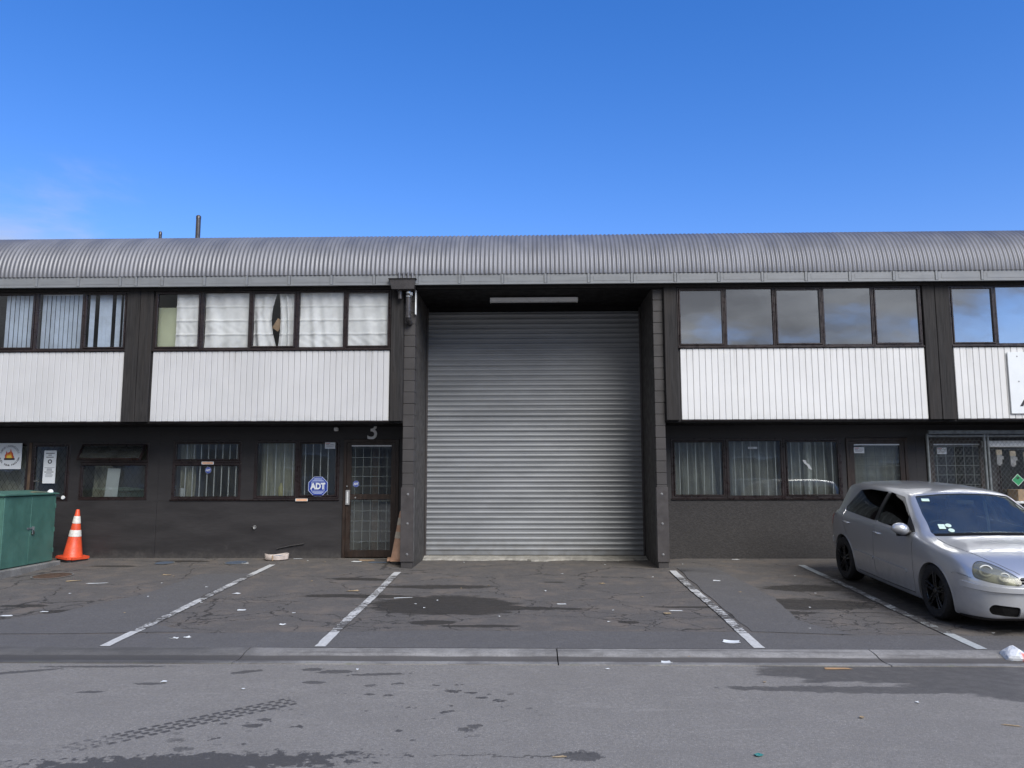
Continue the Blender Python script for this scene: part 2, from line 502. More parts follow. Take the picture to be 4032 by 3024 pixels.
def wall(name, x0, x1, y0, y1, z0, z1, holes, mat, parent):
    """flat wall with rectangular openings (x0,x1,z0,z1), with reveals"""
    xs = sorted({x0, x1, *[h[0] for h in holes], *[h[1] for h in holes]})
    zs = sorted({z0, z1, *[h[2] for h in holes], *[h[3] for h in holes]})
    def solid(i, j):
        if not (0 <= i < len(xs) - 1 and 0 <= j < len(zs) - 1):
            return False
        cx, cz = (xs[i] + xs[i + 1]) / 2, (zs[j] + zs[j + 1]) / 2
        return not any(h[0] < cx < h[1] and h[2] < cz < h[3] for h in holes)
    o = Vector(((x0 + x1) / 2, y0, z0))
    bm = bmesh.new()
    def q(*p):
        bm.faces.new([bm.verts.new(Vector(a) - o) for a in p])
    for i in range(len(xs) - 1):
        for j in range(len(zs) - 1):
            if not solid(i, j):
                continue
            a, b, c, d = xs[i], xs[i + 1], zs[j], zs[j + 1]
            q((a, y0, c), (b, y0, c), (b, y0, d), (a, y0, d))
            q((a, y1, c), (a, y1, d), (b, y1, d), (b, y1, c))
            if not solid(i - 1, j): q((a, y0, c), (a, y0, d), (a, y1, d), (a, y1, c))
            if not solid(i + 1, j): q((b, y0, c), (b, y1, c), (b, y1, d), (b, y0, d))
            if not solid(i, j - 1): q((a, y0, c), (a, y1, c), (b, y1, c), (b, y0, c))
            if not solid(i, j + 1): q((a, y0, d), (b, y0, d), (b, y1, d), (a, y1, d))
    bmesh.ops.remove_doubles(bm, verts=bm.verts, dist=1e-5)
    return link(name, from_bm(name, bm, recalc=False), parent, o, mat)
def bm_tube(bm, pts, r, seg=10, cap=True, rs=None):
    pts = [Vector(p) for p in pts]
    rings = []
    for i, p in enumerate(pts):
        a = pts[max(0, i - 1)]; b = pts[min(len(pts) - 1, i + 1)]
        d = (b - a).normalized()
        up = Vector((0, 0, 1)) if abs(d.z) < 0.9 else Vector((1, 0, 0))
        s = d.cross(up).normalized(); u = s.cross(d).normalized()
        rr = rs[i] if rs else r
        rings.append([bm.verts.new(p + (s * math.cos(2 * math.pi * k / seg) + u * math.sin(2 * math.pi * k / seg)) * rr) for k in range(seg)])
    for A, B in zip(rings, rings[1:]):
        for k in range(seg):
            bm.faces.new((A[k], A[(k + 1) % seg], B[(k + 1) % seg], B[k]))
    if cap:
        bm.faces.new(rings[0][::-1]); bm.faces.new(rings[-1])
def tube(name, pts, r, mat, parent=None, seg=10, rs=None, smooth=True):
    o = Vector(pts[0]); bm = bmesh.new()
    bm_tube(bm, [Vector(p) - o for p in pts], r, seg, rs=rs)
    me = from_bm(name, bm)
    if smooth: by_angle(me, 50)
    return link(name, me, parent, o, mat)
def lathe(name, prof, mat, parent=None, loc=(0, 0, 0), seg=32, axis='Z', ang=40):
    """surface of revolution of (radius, height) pairs"""
    bm = bmesh.new(); rows = []
    for r, h in prof:
        rows.append([bm.verts.new((r * math.cos(2 * math.pi * k / seg), r * math.sin(2 * math.pi * k / seg), h)) for k in range(seg)] if r > 1e-5 else [bm.verts.new((0, 0, h))])
    for A, B in zip(rows, rows[1:]):
        for k in range(seg):
            a = [A[k % len(A)], A[(k + 1) % len(A)], B[(k + 1) % len(B)], B[k % len(B)]]
            u = []
            for v in a:
                if v not in u: u.append(v)
            if len(u) > 2: bm.faces.new(u)
    if axis == 'Y':
        for v in bm.verts: v.co = Vector((v.co.x, -v.co.z, v.co.y))
    if axis == 'X':
        for v in bm.verts: v.co = Vector((v.co.z, v.co.y, -v.co.x))
    me = from_bm(name, bm)
    by_angle(me, ang)
    return link(name, me, parent, loc, mat)
def text_mesh(s, size, bold=0.0, ext=0.002, align='CENTER', shear=0.0):
    cu = bpy.data.curves.new('lettering', 'FONT')
    cu.body = s; cu.size = size; cu.align_x = align; cu.align_y = 'CENTER'
    cu.offset = bold; cu.extrude = ext; cu.resolution_u = 4; cu.shear = shear
    o = bpy.data.objects.new('lettering', cu)
    COL.objects.link(o)
    bpy.context.view_layer.update()
    me = bpy.data.meshes.new_from_object(o.evaluated_get(bpy.context.evaluated_depsgraph_get()))
    bpy.data.objects.remove(o); bpy.data.curves.remove(cu)
    for v in me.vertices:                       # stand it up: text plane faces -Y
        x, y, z = v.co
        v.co = (x, -z, y)
    me.materials.clear()
    return me
def poly_prism(pts, y0, y1):
    """polygon given in (x, z), extruded along y"""
    bm = bmesh.new()
    a = [bm.verts.new((x, y0, z)) for x, z in pts]; b = [bm.verts.new((x, y1, z)) for x, z in pts]
    bm.faces.new(a); bm.faces.new(b[::-1])
    for i in range(len(pts)):
        j = (i + 1) % len(pts)
        bm.faces.new((a[i], b[i], b[j], a[j]))
    return from_bm('prism', bm)

# ---------------------------------------------------------------- ground levels (metres)
KERB_Y, LIP_Y = -5.20, -5.70
def sstep(a, b, x):
    t = min(1, max(0, (x - a) / (b - a))); return t * t * (3 - 2 * t)
def gz(x, y):
    """height of the forecourt"""
    side = 0.075 + 0.0395 * (y - 0.95)
    mid = 0.0 if y > -0.4 else 0.0342 * (y + 0.4)
    k = sstep(1.95, 2.75, abs(x))
    return mid * (1 - k) + side * k
def rz(y):
    """height of the road"""
    return -0.205 + 0.011 * min(6.0, max(0.0, LIP_Y - y))
def az(x, y):
    return gz(x, y) if y > KERB_Y else rz(y)

# ---------------------------------------------------------------- ground
def asphalt(name, c, road=False, patch=False):
    t = NT(name); P = t.pos()
    nz = t.noise(2.6, 7, 0.62)
    nf = t.noise(9.0, 6, 0.65)
    stretch = t.noise(1.0, 6, 0.6, vec=t.map(P, scale=(0.8, 4.0, 1)))
    col = t.mix(t.ramp(nz, 0.28, 0.72), scaled(c, 0.80), scaled(c, 1.18))
    agg = t.vor(170 if road else 130, 'F1')
    col = t.mix(t.ramp(agg, 0.25, 0.75, 0.0, 0.55), col, scaled(c, 0.55))
    sp = t.noise(330, 2, 0.5)
    col = t.mix(t.ramp(sp, 0.56, 0.72, 0.0, 0.5), col, scaled(c, 2.1))
    gr = t.noise(38, 5, 0.75)
    col = t.mix(t.ramp(gr, 0.36, 0.64, 0.0, 0.6), scaled(c, 0.62), col)
    gr2 = t.noise(95, 3, 0.7)
    col = t.mix(t.ramp(gr2, 0.56, 0.72, 0.0, 0.6), col, scaled(c, 1.8))
    gr3 = t.noise(70, 3, 0.7, vec=t.map(P, loc=(3, 5, 0)))
    col = t.mix(t.ramp(gr3, 0.56, 0.70, 0.0, 0.65), col, scaled(c, 0.42))
    wet = None
    height = t.math('ADD', t.math('MULTIPLY', agg, -0.6), t.math('MULTIPLY', t.noise(45, 4), 0.8))
    rough = t.ramp(nf, 0.3, 0.7, 0.72, 0.92)
    if road:
        ne = t.noise(20, 4, 0.6)
        B = lambda *a, **k: t.blob(P, *a, nz=ne, **{**k, 'soft': .05, 'edge': .85})
        wide = t.noise(1.0, 7, 0.6, vec=t.map(P, scale=(1.1, 3.2, 1)))
        # water lying by the channel on the right, and drips and puddles on the left
        wr = t.blob(P, 4.6, -6.0, 2.6, 0.72, R(-7), edge=0.55, nz=wide, soft=0.05)
        wr2 = t.blob(P, 2.75, -6.52, 1.15, 0.10, R(-2), edge=0.9, nz=nf, soft=0.10)
        bl = t.blob(P, -2.15, -8.30, 1.0, 0.16, R(6), edge=1.5, nz=t.noise(12, 6, .7), soft=0.05)
        spots = [B(-1.78, -5.98, 0.17, 0.07, soft=.15), B(-2.02, -5.90, .10, .06, soft=.15), B(-1.38, -6.07, 0.25, 0.045, R(8), soft=.1),
                 B(-1.87, -6.36, .10, .05, soft=.1), B(-3.27, -6.43, .12, .04, soft=.1), B(-3.62, -6.70, .10, .035, soft=.1),
                 B(-4.7, -6.05, .42, .05, R(22), soft=.12), B(0.32, -8.13, .13, .09, soft=.15), B(-.40, -7.52, .06, .03, soft=.1),
                 B(-2.6, -6.0, .14, .05, R(30), soft=.12), B(-4.0, -5.82, .6, .04, R(2), soft=.1)]
        # splashes
        cell = t.n.new('ShaderNodeTexVoronoi'); cell.feature = 'F1'
        t.put(cell.inputs['Vector'], t.map(P, scale=(5.4, 8.5, 0), rot=(0, 0, .35))); cell.inputs['Scale'].default_value = 1.0
        lim = t.math('MULTIPLY', t.math('SUBTRACT', t.sep(cell.outputs['Color'])[0], 0.38), 0.66)
        dist = t.math('ADD', cell.outputs['Distance'], t.math('MULTIPLY', t.math('SUBTRACT', ne, 0.5), 1.25))
        sp1 = t.ramp(t.math('SUBTRACT', dist, lim), -0.02, 0.02, 1, 0)
        area = t.maxi([t.blob(P, -0.80, -6.85, .85, .55, R(-25), edge=.4, nz=nz, soft=.3),
                       t.blob(P, -1.35, -7.70, 1.1, .65, R(10), edge=.4, nz=nz, soft=.3)])
        sp1 = t.math('MULTIPLY', sp1, area)
        # tyre print: lugs along a line running down to the left
        ax, ay, an = -1.85, -6.90, math.atan2(-8.17 + 6.90, -3.17 + 1.90)
        q = t.map(t.map(P, loc=(-ax, -ay, 0)), rot=(0, 0, -an))
        qs = t.sep(q)
        u, v = qs[0], t.math('ADD', qs[1], t.math('MULTIPLY', t.math('SUBTRACT', nf, .5), 0.012))
        row = t.math('FLOOR', t.math('MULTIPLY', v, 17.0))
        ph = t.math('FRACT', t.math('ADD', t.math('MULTIPLY', u, 11.5), t.math('MULTIPLY', row, 0.37)))
        lug = t.math('MULTIPLY', t.ramp(t.math('ADD', ph, t.math('MULTIPLY', t.math('SUBTRACT', ne, .5), .8)), 0.60, 0.70, 1, 0), t.ramp(t.math('FRACT', t.math('MULTIPLY', v, 17.0)), 0.72, 0.8, 1, 0))
        band = t.ramp(t.math('ABSOLUTE', v), 0.112, 0.117, 1, 0)
        along = t.math('MULTIPLY', t.ramp(u, 0.0, 0.08, 0, 1), t.ramp(u, 0.7, 2.1, 1, 0.0))
        worn = t.ramp(t.math('ADD', t.math('ADD', t.math('MULTIPLY', nf, .5), t.math('MULTIPLY', ne, .6)), t.math('MULTIPLY', along, 0.42)), 0.62, 0.80)
        track = t.math('MULTIPLY', t.math('MULTIPLY', lug, band), t.math('MULTIPLY', worn, t.ramp(along, 0, .3)))
        wet = t.maxi([t.math('MULTIPLY', wr, .9), t.math('MULTIPLY', wr2, 0.85), t.math('MULTIPLY', t.blob(P, 4.9, -6.7, 1.5, .42, R(-12), edge=0.55, nz=wide, soft=0.05), .9), bl, sp1, track] + [t.math('MULTIPLY', s_, 0.85) for s_ in spots])
        # pale dried run marks and scuffs
        pale = t.math('MULTIPLY', t.ramp(t.noise(1.0, 5, .6, vec=t.map(P, scale=(1.0, 6, 1))), 0.60, 0.75), 0.22)
        col = t.mix(pale, col, scaled(c, 1.5))
        # hairline crack
        cxy = t.sep(P)
        ln = t.math('ABSOLUTE', t.math('SUBTRACT', cxy[1], t.math('ADD', -8.1, t.math('MULTIPLY', t.math('SUBTRACT', nz, 0.5), 0.55))))
        ck = t.math('MULTIPLY', t.ramp(ln, 0.006, 0.014, 1, 0), t.blob(P, -.1, -8.15, .5, .5, soft=.2))
        col = t.mix(t.math('MULTIPLY', ck, .8), col, scaled(c, 0.25))
        col = t.mix(t.math('MULTIPLY', wet, 0.88), col, scaled((c[0] * .97, c[1] * .97, c[2] * 1.0), 0.22))
        rough = t.math('SUBTRACT', rough, t.math('MULTIPLY', wet, 0.30))
    elif not patch:
        bro = scaled((c[0] * 1.12, c[1] * 1.0, c[2] * 0.88), 1.0)
        col = t.mix(t.ramp(nz, 0.45, 0.7, 0, 0.6), col, bro)
        # crazing
        cv = t.map(P, scale=(1.0, 1.35, 0))
        wob = t.comb(t.math('MULTIPLY', t.noise(3.5, 5), 0.5), t.math('MULTIPLY', t.noise(4.1, 5, vec=t.map(P, loc=(7, 3, 0))), 0.5), 0.0)
        va = t.n.new('ShaderNodeVectorMath'); va.operation = 'ADD'; t.put(va.inputs[0], cv); t.put(va.inputs[1], wob)
        e1 = t.vor(1.9, 'DISTANCE_TO_EDGE', vec=va.outputs[0])
        zone = t.ramp(t.noise(0.65, 3), 0.42, 0.58)
        nearkerb = t.ramp(t.sep(P)[1], -2.2, -3.4, 0.25, 1.0)
        ck = t.math('MULTIPLY', t.ramp(e1, 0.006, 0.022, 1, 0), t.math('MULTIPLY', zone, nearkerb))
        e2 = t.vor(0.55, 'DISTANCE_TO_EDGE', vec=va.outputs[0])
        ck2 = t.math('MULTIPLY', t.ramp(e2, 0.003, 0.008, 1, 0), t.ramp(nf, 0.40, 0.5))
        cracks = t.math('MAXIMUM', ck, ck2)
        wide = t.noise(1.0, 7, 0.65, vec=t.map(P, scale=(1.6, 6.5, 1)))
        rag = t.math('ADD', t.math('MULTIPLY', wide, .45), t.math('MULTIPLY', t.noise(1.0, 7, 0.72, vec=t.map(P, scale=(5, 17, 1))), .55))
        B = lambda *a, **k: t.blob(P, *a, nz=rag, **{**k, 'edge': k.get('edge', .5) * 1.9, 'soft': .07})
        oil_shade = t.maxi([B(-1.12, -3.05, .95, .62, R(-4), edge=.35, soft=.10), B(-.2, -3.25, .9, .10, R(-2), edge=.7, soft=.12),
                      B(-2.3, -2.5, .85, .12, edge=.7, soft=.15), B(-1.3, -1.75, .8, .16, edge=.7, soft=.2),
                      B(-1.15, -4.05, .28, .12, edge=.4, soft=.15), B(-.55, -4.22, .42, .07, edge=.6, soft=.15),
                      B(-2.6, -1.2, .5, .12, edge=.6, soft=.2), B(.35, -1.35, .17, .05, edge=.2, soft=.2), B(1.13, -4.0, .13, .07, edge=.2, soft=.2),
                      B(-5.75, -3.55, .34, .13, edge=.5, soft=.2), B(-5.55, -4.1, .18, .08, edge=.3, soft=.12), B(-6.5, -3.2, .30, .10, edge=.5, soft=.2),
                      B(3.6, -3.0, .8, .35, edge=.6, soft=.3), B(5.4, -2.4, 1.1, 1.9, edge=.3, soft=.3), B(3.9, -1.9, .6, .25, edge=.6, soft=.3),  # the car-sized patch here paints the shade beneath the parked car
                      B(3.0, -3.5, .5, .10, edge=.6, soft=.2), B(2.1, -3.15, .5, .06, edge=.6, soft=.2),
                      B(-6.2, .55, .5, .10, edge=.4, soft=.3), B(-7.1, .0, .4, .08, edge=.5, soft=.3)])
        grime = t.math('MULTIPLY', t.ramp(wide, 0.52, 0.75), 0.45)
        col = t.mix(grime, col, scaled((c[0] * 1.05, c[1] * .98, c[2] * .9), 0.55))
        col = t.mix(t.math('MULTIPLY', oil_shade, 0.86), col, scaled((c[0] * 1.05, c[1] * 1.0, c[2] * 0.9), 0.20))
        dust = t.math('MULTIPLY', t.ramp(t.noise(5, 6, .7), 0.6, 0.75), t.ramp(t.sep(P)[1], -0.9, 0.6, 0, 0.35))
        col = t.mix(dust, col, scaled(c, 2.0))
        col = t.mix(t.math('MULTIPLY', cracks, 0.8), col, scaled(c, 0.18))
        height = t.math('SUBTRACT', height, t.math('MULTIPLY', cracks, 2.0))
        rough = t.math('SUBTRACT', rough, t.math('MULTIPLY', oil_shade, 0.15))
    nrm = t.bump(height, 0.55, 0.006)
    return t.done(t.bsdf(col, rough, 0, nrm, 0.35))
M['road'] = asphalt('worn_road_asphalt', (0.305, 0.286, 0.258), road=True)
M['fore'] = asphalt('old_forecourt_asphalt', (0.158, 0.146, 0.135))
M['patch'] = asphalt('newer_patch_asphalt', (0.158, 0.152, 0.148), patch=True)
def concrete(name, c, gut=False):
    t = NT(name); P = t.pos()
    n = t.noise(3, 7, 0.65); f = t.noise(34, 5, 0.75); v = t.vor(70)
    col = t.mix(t.ramp(n, 0.3, 0.7), scaled(c, 0.65), scaled(c, 1.2))
    col = t.mix(t.ramp(f, 0.45, 0.75, 0, 0.6), col, scaled(c, 0.5))
    col = t.mix(t.ramp(v, 0.05, 0.35, 0.5, 0), col, scaled(c, 1.6))
    if gut:
        w = t.noise(1.0, 6, .65, vec=t.map(P, scale=(0.8, 9, 1)))
        p = t.sep(P)
        silt = t.math('MULTIPLY', t.ramp(p[1], -5.40, -5.46, 0, 1), t.ramp(p[1], -5.60, -5.54, 0, 1))
        col = t.mix(t.math('MULTIPLY', t.ramp(t.math('ADD', w, t.math('MULTIPLY', silt, 0.4)), 0.5, 0.8), 0.9), col, (0.085, 0.078, 0.072))
        damp = t.ramp(p[0], -3.6, -2.0, 1, 0)                # damp stretch on the left
        col = t.mix(t.math('MULTIPLY', damp, 0.75), col, (0.060, 0.058, 0.057))
        moss = t.math('MULTIPLY', t.ramp(t.noise(6, 5), .55, .7), t.ramp(p[1], -5.63, -5.67, 0, .5))
        col = t.mix(moss, col, (0.10, 0.115, 0.05))
    return t.done(t.bsdf(col, 0.85, 0, t.bump(t.math('ADD', f, n), 0.5, 0.006), 0.3))
M['kerb'] = concrete('worn_kerb_concrete', (0.26, 0.25, 0.235), gut=True)
M['conc'] = concrete('pale_concrete', (0.33, 0.315, 0.28))
M['conc_d'] = concrete('grey_concrete', (0.22, 0.215, 0.20))
M['earth'] = paint('distant_ground', (0.11, 0.11, 0.10), 0.9, 0.3, 0.2)

def sheet(name, xs, ys, zf, mat, parent=None, kind='structure'):
    v, f = [], []
    for y in ys:
        for x in xs:
            v.append((x, y, zf(x, y)))
    n = len(xs)
    for j in range(len(ys) - 1):
        for i in range(n - 1):
            a = j * n + i
            f.append((a, a + 1, a + n + 1, a + n))
    o = link(name, pydata(name, v, f, True), parent, (0, 0, 0), mat)
    if kind: o['kind'] = kind
    return o
def span(a, b, n):
    return [a + (b - a) * i / n for i in range(n + 1)]
g = sheet('ground', span(-700, 700, 4), span(-700, 700, 4), lambda x, y: -0.45, M['earth'])
g['label'] = 'flat ground beyond the road and buildings'
fore = sheet('forecourt', sorted(set(span(-14, 14, 56) + [-2.75, -1.95, 1.95, 2.75, -2.35, 2.35, -2.2, 2.2])), sorted(set(span(KERB_Y, 2.2, 37) + [-.4])), gz, M['fore'])
fore['label'] = 'cracked dark asphalt forecourt with parking bays'
road = sheet('road', span(-70, 70, 70), [-17.5, -15, -11.7, -10, -8.5, -7, LIP_Y], lambda x, y: rz(y), M['road'])
road['label'] = 'grey asphalt road with wet marks and a tyre print'
side2 = sheet('far_pavement', span(-70, 70, 10), [-60, -30, -17.5], lambda x, y: -0.13, M['conc_d'])
side2['label'] = 'concrete yard on the far side of the road'

# kerb and channel, cast in lengths
kerb = link('kerb', None, None, (0, KERB_Y, -0.16)); kerb['kind'] = 'structure'; kerb['label'] = 'low rolled concrete kerb and channel along the road'
KP = [(-5.195, -.34), (-5.195, -.163), (-5.21, -.159), (-5.30, -.164), (-5.37, -.174), (-5.43, -.190), (-5.48, -.199), (-5.54, -.203), (-5.60, -.201), (-5.64, -.197), (-5.70, -.196), (-5.70, -.34)]
joints = [0.256 + 3.1 * k for k in range(-6, 7)]
for a, b in zip(joints, joints[1:]):
    a += 0.006; b -= 0.006
    mx = (a + b) / 2
    v = [(x - mx, y - KERB_Y, z + .16) for x in (a, b) for y, z in KP]
    n = len(KP)
    f = [(i, (i + 1) % n, n + (i + 1) % n, n + i) for i in range(n)] + [tuple(range(n))[::-1], tuple(range(n, 2 * n))]
    link('kerb_section', pydata('kerb_section', v, f), kerb, (mx, KERB_Y, -0.16), M['kerb'])

# smoother patches laid over the old asphalt
def patch(name, pts, mat, z=0.004, step=0.35):
    """irregular flat sheet that follows the forecourt"""
    bm = bmesh.new()
    bm.faces.new([bm.verts.new((x, y, 0)) for x, y in pts])
    xs = [p[0] for p in pts]; ys = [p[1] for p in pts]
    for ax, lo, hi in ((0, min(xs), max(xs)), (1, min(ys), max(ys))):
        k = lo + step
        while k < hi:
            no = (1, 0, 0) if ax == 0 else (0, 1, 0); co = (k, 0, 0) if ax == 0 else (0, k, 0)
            bmesh.ops.bisect_plane(bm, geom=bm.verts[:] + bm.edges[:] + bm.faces[:], plane_co=co, plane_no=no)
            k += step
    for c in (-.4, ):
        bmesh.ops.bisect_plane(bm, geom=bm.verts[:] + bm.edges[:] + bm.faces[:], plane_co=(0, c, 0), plane_no=(0, 1, 0))
    for v in bm.verts:
        v.co.z = max(gz(v.co.x + dx, v.co.y) for dx in (-.12, 0, .12)) + z
    bmesh.ops.recalc_face_normals(bm, faces=bm.faces)
    for f_ in bm.faces:
        if f_.normal.z < 0: f_.normal_flip()
    me = bpy.data.meshes.new(name); bm.to_mesh(me); bm.free()
    me.polygons.foreach_set('use_smooth', [True] * len(me.polygons))
    return link(name, me, fore, (0, 0, 0), mat)
def jag(pts, n=6, amp=0.02):
    out = []
    for (a, b) in zip(pts, pts[1:] + pts[:1]):
        for i in range(n):
            t_ = i / n
            out.append((a[0] + (b[0] - a[0]) * t_ + (random.uniform(-amp, amp) if i else 0), a[1] + (b[1] - a[1]) * t_ + (random.uniform(-amp, amp) if i else 0)))
    return out
patch('asphalt_patch', jag([(-13.8, -5.19), (13.8, -5.19), (13.8, -4.66), (3.3, -4.62), (2.2, -4.48), (-1.2, -4.46), (-3.3, -4.60), (-7, -4.75), (-13.8, -4.8)], 9, 0.012), M['patch'])
patch('asphalt_patch', jag([(2.42, -.1), (3.05, -.1), (3.25, -2.6), (3.1, -3.9), (3.35, -4.4), (3.5, -4.6), (2.42, -4.46), (2.40, -3.2)], 6, 0.02), M['patch'], 0.0045)
patch('asphalt_patch', jag([(-5.25, -.75), (-4.45, -.75), (-4.46, -2.8), (-4.30, -4.2), (-3.7, -4.55), (-6.2, -4.7), (-7.2, -4.72), (-5.8, -3.6), (-5.35, -2.4)], 6, 0.03), M['patch'], 0.0045)

def worn(name, c, amount):
    t = NT(name); P = t.pos()
    n = t.noise(26, 6, 0.7); n2 = t.noise(3.2, 4)
    st = t.noise(1.0, 5, .65, vec=t.map(P, scale=(5, 34, 1)))
    k = t.math('ADD', t.math('MULTIPLY', n, .45), t.math('MULTIPLY', st, .55))
    k = t.math('ADD', k, t.math('MULTIPLY', t.math('SUBTRACT', n2, 0.5), 0.45))
    keep = t.ramp(k, 0.5 - amount, 0.56 - amount)
    yend = t.math('MAXIMUM', t.ramp(t.sep(P)[1], -4.52, -4.58, 0, 1), t.ramp(t.sep(P)[1], -.95, -.75, 0, 1))
    keep = t.math('MAXIMUM', keep, t.math('MULTIPLY', yend, t.ramp(k, 0.2, 0.3)))
    col = t.mix(t.ramp(n, .3, .7), scaled(c, .75), c)
    col = t.mix(keep, (0.095, 0.090, 0.085), col)
    return t.done(t.bsdf(col, 0.7, 0, t.bump(n, .3, .004), 0.3))
M['line'] = worn('worn_white_line_paint', (0.60, 0.60, 0.58), 0.02)
M['line2'] = worn('very_worn_white_line_paint', (0.46, 0.48, 0.47), -0.02)
def parking_line(x, y0, y1, mat, lean=0.0, w=0.11):
    ys = span(y0, y1, 40); v = []
    for i, y in enumerate(ys):
        t_ = (y - y0) / (y1 - y0)
        cx = x + lean * (1 - t_) + 0.007 * math.sin(i * .22 + x) + random.uniform(-.003, .003)
        for s in (-1, 1):
            v.append((cx + s * w / 2 * random.uniform(.93, 1.05), y, max(gz(cx, y), gz(cx - .1, y), gz(cx + .1, y)) + 0.0095))
    f = [(2 * i, 2 * i + 1, 2 * i + 3, 2 * i + 2) for i in range(len(ys) - 1)]
    return link('parking_line', pydata('parking_line', v, f), fore, (0, 0, 0), mat)
parking_line(-4.36, 0.14, -5.17, M['line'], -.07)
parking_line(-2.15, -0.52, -5.17, M['line'])
parking_line(2.30, -0.38, -5.17, M['line'])
parking_line(4.49, 0.15, -5.17, M['line2'], .08)
# a short stray dab of white paint beside the car
v = [(4.72, -.98), (5.02, -.96), (5.0, -1.1), (4.73, -1.09)]
link('paint_dab', pydata('paint_dab', [(x, y, gz(x, y) + .008) for x, y in v], [(0, 3, 2, 1)]), fore, (0, 0, 0), M['line2'])

# concrete threshold at the roller door, broken front edge
def threshold():
    n = 60; bm = bmesh.new(); rows = []
    for i in range(n + 1):
        x = -2.0 + 4.15 * i / n
        yf = 1.22 + 0.05 * math.sin(i * .35) + random.uniform(-.03, .03) - (0.12 if 28 < i < 34 else 0)
        rows.append([bm.verts.new((x, yf, 0.004)), bm.verts.new((x, yf + .03, 0.022 + random.uniform(0, .01))), bm.verts.new((x, 1.50, 0.065)), bm.verts.new((x, 1.9, 0.07))])
    for A, B in zip(rows, rows[1:]):
        for k in range(3):
            bm.faces.new((A[k], B[k], B[k + 1], A[k + 1]))
    return from_bm('threshold', bm)
link('threshold', threshold(), fore, (0, 0, 0), M['conc'])

# ---------------------------------------------------------------- the terrace of industrial units
ZF, ZS = 2.493, 3.735          # underside of the upper floor, top of the white boards
YL = 0.95                      # plane of the set-back ground floor wall
U_L = thing('industrial_unit', 'left neighbouring unit with vertical blinds upstairs and a propped open window below', 'building', (-9.7, 0, 0))
U_M = thing('industrial_unit', 'middle unit with tall grey roller door between two white boarded panels', 'building', (0.05, 0, 0))
U_R = thing('industrial_unit', 'right neighbouring unit behind the mesh cage, white signboard on its boards', 'building', (9.7, 0, 0))
SPAN = {U_L: (-12.57, -6.87), U_M: (-6.87, 6.98), U_R: (6.98, 12.4)}

# --- roofs: curved corrugated steel over a grey metal fascia
PIT, RR, YE, ZE = 0.0762, 0.915, -0.20, 5.045
def roof_mesh(x0, x1, mid):
    n = int(round((x1 - x0) / PIT * 8)); prof = []
    prof.append((YE + 0.002, ZE - 0.012, 1, 0))
    for k in range(15):
        a = R(86) * k / 14
        prof.append((YE + RR * (1 - math.cos(a)), ZE + RR * math.sin(a), math.cos(a), math.sin(a)))
    y, z = prof[-1][:2]
    for d in (1.5, 4.0, 7.4):
        prof.append((y + d, z + d * math.tan(R(4)), R(4), 1.0))
    m = len(prof); v, f = [], []
    for i in range(n + 1):
        x = x0 + (x1 - x0) * i / n
        h = 0.0085 * math.cos(2 * math.pi * x / PIT)
        for (py, pz, ny, nz) in prof:
            v.append((x - mid, py - ny * h, pz + nz * h))
    for i in range(n):
        for j in range(m - 1):
            a = i * m + j
            f.append((a, a + m, a + m + 1, a + 1))
    return pydata('roof', v, f, True)
for u, (x0, x1) in SPAN.items():
    mid = (x0 + x1) / 2
    me = roof_mesh(x0, x1, mid)
    rf = link('roof', me, u, (mid, 0, 0), M['roof'])
    rs = link('fascia', None, u, (mid, YE, 4.86))
    j0 = 0.30
    k = math.floor((x0 - j0) / 0.745)
    xs = [x0] + [j0 + .745 * i for i in range(k, k + 40) if x0 + .06 < j0 + .745 * i < x1 - .06] + [x1]
    for a, b in zip(xs, xs[1:]):
        box('fascia_panel', a + .003, b - .003, YE + 0.016, YE + 0.028, 4.862, 5.06, M['fascia'], rs, 0.002)
        box('panel_swage', a + .06, b - .06, YE + 0.0125, YE + 0.0155, 4.90, 4.985, M['fascia'], rs, 0.002)
        box('joint_strip', b - .046, b - .006, YE + 0.001, YE + 0.0155, 4.866, 5.03, M['fascia'], rs, 0.003)
    box('fascia_lip', x0, x1, YE + 0.002, YE + 0.05, 4.848, 4.8615, M['fascia'], rs, 0.002)
    box('eaves_soffit', x0, x1, YE + 0.052, 0.05, 4.862, 4.90, M['soffit'], u)
    box('head_trim', x0, x1, -0.055, -0.012, 4.812, 4.861, M['post'], u, 0.004)
    # shell behind
    box('rear_wall', x0, x1, 8.0, 8.15, -0.2, 6.3, M['darkwall'], u)
    box('upper_floor', x0 + .002, x1 - .002, 1.62 if u is U_M else .142, 8.0, ZF + .11, ZF + .25, M['infloor'], u) if u is not U_M else None
    box('ceiling', x0 + .002, x1 - .002, 0.15, 8.0, 4.905, 4.96, M['inceil'], u)
box('end_wall', -12.57, -12.42, 0.02, 8.0, -0.2, 4.9, M['darkwall'], U_L)
box('end_wall', 12.25, 12.4, 0.02, 8.0, -0.2, 4.9, M['darkwall'], U_R)

